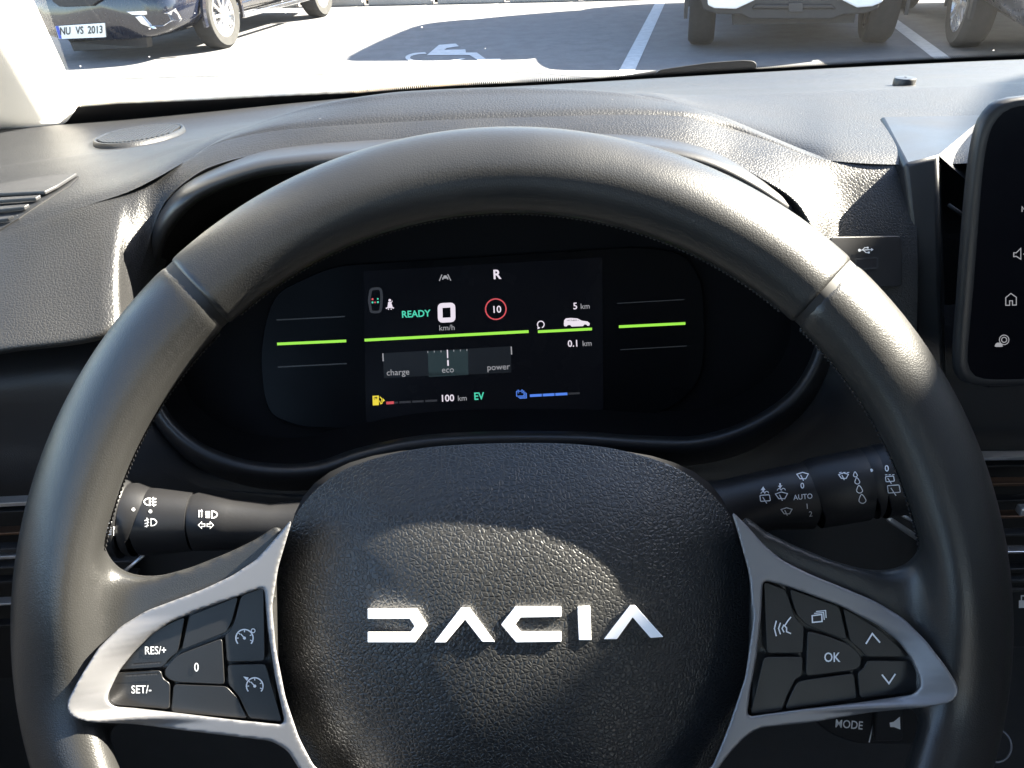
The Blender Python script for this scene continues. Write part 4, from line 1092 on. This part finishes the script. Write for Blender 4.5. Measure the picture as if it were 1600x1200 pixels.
button(rc_([(365, 882), (543, 858), (553, 952), (290, 990), (310, 940), (335, 890)]))
# airbag cover
hubp = [(426, 947), (436, 885), (456, 818), (482, 777), (533, 736), (605, 711), (687, 697), (810, 692), (913, 695), (989, 708), (1066, 736), (1128, 788), (1149, 829), (1169, 895), (1177, 967), (1164, 1059), (1138, 1136), (1108, 1205), (1060, 1290), (980, 1340), (800, 1350), (630, 1340), (545, 1290), (492, 1200), (467, 1152), (446, 1090), (431, 1013)]
hubp = resample(cat_rom(hubp, 8, True), 140)
hc_ = np.array([802, 1000.])
def hw(r):                                          # height across the cover: edge low, broad crown
    return -.020 + .0245 * (1 - r ** 2.8)
hub = MB(); rows = []
rows.append([wp(*(hc_ + (q - hc_) * .99), -.038) for q in hubp])
rows.append([wp(*(hc_ + (q - hc_) * 1.0), -.025) for q in hubp])
for r in (1.0, .992, .975, .95, .92, .88, .82, .75, .66, .56, .45, .33, .2, .1, .02):
    rows.append([wp(*(hc_ + (q - hc_) * r), hw(r)) for q in hubp])
rows.append([wp(hc_[0], hc_[1], hw(0))] * len(hubp))
hub.grid(rows, True)
hub_o = hub.obj('airbag_cover', M['hub'], sw)
hub_hit = hit_mesh(hub.v, hub.f, lambda x, y: wp(x, y, 0))
hcv = lambda p: conv(p, 1.951, 400, 680)
letters = [[(340, 528), (490, 528), (523, 580), (485, 632), (340, 632), (340, 600), (470, 600), (483, 582), (468, 560), (340, 560)],
           [(543, 632), (625, 525), (650, 525), (728, 630), (690, 630), (637, 562), (578, 632)],
           [(930, 522), (790, 522), (747, 577), (793, 632), (930, 630), (930, 598), (808, 600), (790, 577), (806, 556), (930, 554)],
           [(980, 522), (1018, 520), (1022, 625), (984, 625)],
           [(1060, 622), (1140, 518), (1155, 518), (1242, 615), (1203, 618), (1148, 555), (1100, 622)]]
for lt in letters:
    p = round_poly(hcv(lt), 1.2, 2)
    lw_ = max(WD - (hub_hit(x, y) - EYE).dot(FW) for x, y in p) + .0009
    MB().prism([wp(x, y, lw_) for x, y in p], [wp(x, y, lw_ - .007) for x, y in p]).obj('emblem_letter', M['letter'], hub_o, smooth=False, bevel=(.0003, 2))

# ================================================================== STALKS
def stalk_body(secs, n=32):                         # (x, ytop, ybot, Y)
    rows = []
    for (x, y0, y1, Y) in secs:
        a, b = at(x, y0, Y), at(x, y1, Y); c = (a + b) / 2; u = (a - b) / 2
        rows.append((c, u))
    out = []
    for i, (c, u) in enumerate(rows):
        t = rows[min(i + 1, len(rows) - 1)][0] - rows[max(i - 1, 0)][0]; t.normalize()
        u2 = u - t * u.dot(t); v = t.cross(u2).normalized() * u2.length * .8
        out.append([c + u2 * math.cos(2 * math.pi * k / n) + v * math.sin(2 * math.pi * k / n) for k in range(n)])
    m = MB().grid(out, True); m.f.append(tuple(range(n))); m.f.append(tuple((len(out) - 1) * n + k for k in range(n)))
    return m
def lamp_sign(m, cx, cy, s, flip=False, lines=4, slant=0):
    k = -1 if flip else 1
    m.stroke(cat_rom([(cx, cy - 5 * s), (cx + k * 5 * s, cy - 4 * s), (cx + k * 8 * s, cy), (cx + k * 5 * s, cy + 4 * s), (cx, cy + 5 * s)], 4), 1.5, True)
    for i in range(lines):
        y = cy + (-4.2 + 8.4 * i / (lines - 1)) * s
        m.stroke([(cx - k * 3 * s, y), (cx - k * 9 * s, y + slant * s)], 1.4)
    return m
SY = .34
st = thing('light_stalk', 'black light and indicator stalk left of the steering column with white lamp signs', 'stalk', at(330, 815, SY))
body = stalk_body([(219, 772, 856, SY), (222, 769, 858, SY), (250, 771, 856, SY), (303, 777, 852, SY)])
bo = body.obj('twist_sleeve', M['dark_plastic'], st, angle=40)
arm_ = stalk_body([(304.5, 779, 851, SY), (308, 777, 852, SY), (360, 787, 852, SY), (420, 793, 856, SY), (470, 790, 870, SY), (560, 780, 880, SY)])
ao = arm_.obj('stalk_arm', M['dark_plastic'], st, angle=40)
rg = stalk_body([(200, 766, 856, SY), (203, 764, 858, SY), (214, 764, 858, SY), (217, 767, 857, SY)]); ro = rg.obj('ring', M['dark_plastic'], st, angle=40)
cp_ = stalk_body([(120, 764, 846, SY), (128, 758, 852, SY), (160, 758, 856, SY), (195, 760, 860, SY), (198, 763, 858, SY)]); co = cp_.obj('end_cap', M['plain_plastic'], st, angle=40)
h1 = hit_mesh(body.v, body.f, lambda x, y: at(x, y, SY - .014)); h2 = hit_mesh(arm_.v, arm_.f, lambda x, y: at(x, y, SY - .014))
h3 = hit_mesh(cp_.v, cp_.f, lambda x, y: at(x, y, SY - .014)); h4 = hit_mesh(rg.v, rg.f, lambda x, y: at(x, y, SY - .014))
m_ = Marks(); lamp_sign(m_, 234, 784, 1.1, True, 3); m_.stroke([(239.5, 777), (238.5, 784), (240.5, 791)], 1.3)
m_.dot((235, 799), 2.6); lamp_sign(m_, 236, 816, 1.1, False, 3, 2); m_.stroke([(229.5, 809), (231, 816), (229, 824)], 1.3)
m_.put('lamp_signs', M['print'], bo, h1, .0003)
m_ = Marks(); lamp_sign(m_, 331, 804, 1.05, False, 5)
m_.stroke([(311, 797), (311, 808)], 1.2).stroke([(315, 797), (315, 808)], 1.2).poly([(313, 799), (315, 796), (317, 799)])
for k, cx in ((-1, 316), (1, 327.5)):
    m_.stroke([(cx + k * 6, 820.5), (cx + k * 1, 815.5), (cx + k * 1, 818.5), (cx - k * 4, 818.5), (cx - k * 4, 822.5), (cx + k * 1, 822.5), (cx + k * 1, 825.5)], 1.2, True)
m_.put('indicator_signs', M['print'], ao, h2, .0003)
m_ = Marks(); lamp_sign(m_, 178, 830, 1.25, False, 5); m_.stroke([(172, 794), (193, 794)], 6)
for (dx, dy) in ((9, -5), (11, 0), (9, 5)): m_.stroke([(178 + 3, 813 + dy * .4), (178 + dx, 813 + dy)], 1.6); m_.stroke([(178 - 3, 813 + dy * .4), (178 - dx, 813 + dy)], 1.6)
m_.put('lamp_signs', M['print'], co, h3, .0003)
Marks().dot((208.5, 796), 2.5).put('mark_dot', M['print'], ro, h4, .0003)

wt = thing('wiper_stalk', 'black wiper stalk right of the steering column with white wiper signs and AUTO', 'stalk', at(1270, 775, SY))
arm_ = stalk_body([(1040, 762, 900, SY), (1100, 758, 870, SY), (1150, 752, 836, SY), (1200, 742, 820, SY), (1264, 729, 817, SY), (1268, 730, 816, SY)])
ao = arm_.obj('stalk_arm', M['dark_plastic'], wt, angle=40)
body = stalk_body([(1270, 727, 815, SY), (1273, 724, 816, SY), (1320, 715, 808, SY), (1349, 709, 803, SY), (1352, 711, 802, SY)]); bo = body.obj('twist_sleeve', M['dark_plastic'], wt, angle=40)
rg = stalk_body([(1353.5, 709, 802, SY), (1356, 707, 802, SY), (1366, 705, 800, SY), (1368, 707, 799, SY)]); ro = rg.obj('ring', M['dark_plastic'], wt, angle=40)
cp_ = stalk_body([(1370, 705, 800, SY), (1373, 703, 800, SY), (1420, 694, 792, SY), (1450, 690, 786, SY), (1456, 696, 780, SY)]); co = cp_.obj('end_cap', M['dark_plastic'], wt, angle=40)
h1 = hit_mesh(body.v, body.f, lambda x, y: at(x, y, SY - .014)); h2 = hit_mesh(arm_.v, arm_.f, lambda x, y: at(x, y, SY - .014))
h3 = hit_mesh(cp_.v, cp_.f, lambda x, y: at(x, y, SY - .014)); h4 = hit_mesh(rg.v, rg.f, lambda x, y: at(x, y, SY - .014))
def fan(m, cx, cy, s, blade=True):                  # windscreen sign
    m.stroke([(cx - 9 * s, cy - 3 * s), (cx, cy - 6 * s), (cx + 9 * s, cy - 3.5 * s), (cx + 5 * s, cy + 4 * s), (cx - 4 * s, cy + 4 * s)], 1.4, True)
    m.stroke([(cx - 3 * s, cy - 2 * s), (cx + 1.5 * s, cy + 7 * s)], 1.5); return m
def boxsign(m, cx, cy, s):
    m.stroke(round_poly([(cx - 7 * s, cy - 4.5 * s), (cx + 6.5 * s, cy - 5.5 * s), (cx + 8 * s, cy + 3 * s), (cx - 6 * s, cy + 4 * s)], 1.5, 2), 1.4, True)
    m.stroke([(cx - 3 * s, cy - 2 * s), (cx + 3 * s, cy + 7 * s)], 1.4); return m
m_ = Marks()
boxsign(m_, 1195, 779, 1.1); m_.circle((1192, 771.5), 3, 1.2, 0, 180, 8).circle((1198, 770.8), 3, 1.2, 0, 180, 8).poly([(1188.5, 766), (1192.5, 760), (1196, 765.5)]).poly([(1191, 765), (1194, 765), (1194.3, 768.5), (1191.3, 768.7)])
fan(m_, 1221, 775, 1.05); m_.circle((1217.5, 766.5), 3, 1.2, 0, 180, 8).circle((1224, 766), 3, 1.2, 0, 180, 8).poly([(1215.5, 759), (1222.5, 758.5), (1219, 763.5)]).poly([(1217.5, 755), (1220, 755), (1220.3, 759), (1217.8, 759.2)])
fan(m_, 1254, 744, 1.0); m_.text('0', 1254, 763, 9, 5, .012).text('AUTO', 1255, 780, 8.2, 5, .008, sx=.95).text('1', 1261.5, 795, 8.5, 5).text('2', 1267, 807, 8.5, 5)
fan(m_, 1229, 799, .95)
m_.put('wiper_signs', M['print'], ao, h2, .0003)
m_ = Marks(); fan(m_, 1318, 744, .85)
for x in (1311, 1317, 1323): m_.stroke([(x, 738.5), (x + 4, 738)], 1.3)
for (x, y, s) in ((1336.5, 741, .75), (1339.5, 751, .95), (1343, 764, 1.15), (1347.5, 779, 1.35)):
    m_.stroke(cat_rom([(x - .8 * s, y - 5 * s), (x + 3.8 * s, y + 1 * s), (x + 3.4 * s, y + 4 * s), (x + .2 * s, y + 5.6 * s), (x - 3.2 * s, y + 4 * s), (x - 3.8 * s, y + 1 * s)], 3, True), 1.3, True)
m_.put('wiper_signs', M['print'], bo, h1, .0003)
Marks().dot((1361.5, 735), 2.6).put('mark_dot', M['print'], ro, h4, .0003)
m_ = Marks().text('0', 1386, 736.5, 10, 5, .012); boxsign(m_, 1390, 749, .95)
for x in (1383, 1388.5, 1394): m_.stroke([(x, 742), (x + 3.5, 741.7)], 1.3)
boxsign(m_, 1396, 765, 1.35)
m_.put('rear_wiper_signs', M['print'], co, h3, .0003)

# audio remote below the right spoke
AY = .285
au = thing('audio_remote', 'black audio remote printed MODE below the right spoke of the steering wheel', 'audio remote', at(1340, 1130, AY))
aq = round_poly([(1255, 1080), (1440, 1060), (1436, 1164), (1340, 1164), (1300, 1150), (1262, 1120)], 14, 4)
af = [at(x, y, AY) for x, y in aq]
apod = MB().prism(af, [p + Vector((0, .05, -.02)) for p in af]).obj('pod', M['dark_plastic'], au, smooth=False, bevel=(.003, 3))
ah = lambda x, y: on_plane(x, y, af[0], Vector((0, 1, 0)))
Marks().text('MODE', 1326, 1138, 13, -5, .01, sx=.85).stroke([(1367, 1120), (1358, 1160)], 1.8).put('mode_text', M['print'], apod, ah, .0006)
kq = round_poly([(1372, 1080), (1412, 1078), (1411, 1158), (1366, 1159)], 5, 3)
kf = [at(x, y, AY - .004) for x, y in kq]
kb = MB().prism(kf, [p + Vector((0, .006, 0)) for p in kf]).obj('volume_key', M['plain_plastic'], au, smooth=False, bevel=(.001, 2))
Marks().poly([(1390, 1129), (1396, 1128), (1406, 1120), (1407, 1140), (1397, 1136), (1391, 1136)]).put('volume_sign', M['print'], kb, lambda x, y: on_plane(x, y, kf[0], Vector((0, 1, 0))), .0005)

# ================================================================== TOUCHSCREEN
tsP = at(1500, 580, .345); tsN = Vector((0, -.985, .17)).normalized()
th = lambda x, y, d=0: on_plane(x, y, tsP + tsN * d, tsN)
ts = thing('touchscreen', 'black tablet style touchscreen standing on the dashboard at the right edge', 'touchscreen', th(1700, 590))
so = [(1494, 560), (1500, 470), (1510, 340), (1519, 253), (1528, 205), (1540, 178), (1562, 158), (1600, 150), (1700, 143), (2080, 122), (2120, 150), (2130, 560), (2110, 590), (1700, 604), (1560, 606), (1514, 602), (1498, 588)]
so = resample(cat_rom(so, 6, True), 150)
sof = [th(x, y) for x, y in so]
cen = sum(sof, Vector()) / len(sof)
def shr(k, d): return [p + (cen - p).normalized() * k + tsN * d for p in sof]
MB().grid([shr(.006, -.011), shr(.003, -.008), shr(0, -.004), shr(.0008, -.0012), shr(.0025, .0), shr(.0062, -.0003)], True).obj('bezel', M['plain_plastic'], ts)
bk = MB(); bk.v += shr(.006, -.011); bk.f.append(tuple(range(len(bk.v)))); bk.obj('back', M['plain_plastic'], ts, smooth=False)
sgl = MB(); sgl.v += shr(.006, -.0005); sgl.f.append(tuple(range(len(sgl.v)))); glo = sgl.obj('screen_glass', M['gloss_black'], ts, smooth=False)
tsh = lambda x, y: th(x, y, -.0005)
def tshow(name, mk, m='lit grey'): return mk.put(name, M[m], glo, tsh, .0004)
tshow('home_sign', T().stroke([(1571.5, 477), (1571.5, 465), (1579.5, 458.5), (1588, 464.5), (1588, 476.5), (1582, 476.7), (1582, 470), (1577.5, 470), (1577.5, 477)], 1.4, True))
tshow('settings_sign', T().circle((1569, 531), 4, 1.4).circle((1569, 531), 7.5, 1.3, n=16).poly([(1554, 541), (1555.5, 537.5), (1558, 535.5), (1563, 535.3), (1566, 538), (1567, 541.5), (1563, 542), (1556, 542)]))
tshow('sound_sign', T().stroke([(1584, 395), (1588, 395), (1595, 388), (1595, 405), (1588, 400.5), (1584, 401)], 1.5, True).stroke([(1599, 397), (1606, 397)], 1.5))
tshow('letter_sign', T().stroke([(1597, 331), (1597, 323), (1603, 331), (1603, 323)], 1.5))
MB().box(th(1760, 600, -.03) + Vector((0, .02, .06)), (.08, 0, 0), (0, .02, 0), (0, 0, .06)).obj('mount', M['dark_plastic'], ts, smooth=False, bevel=(.004, 2))
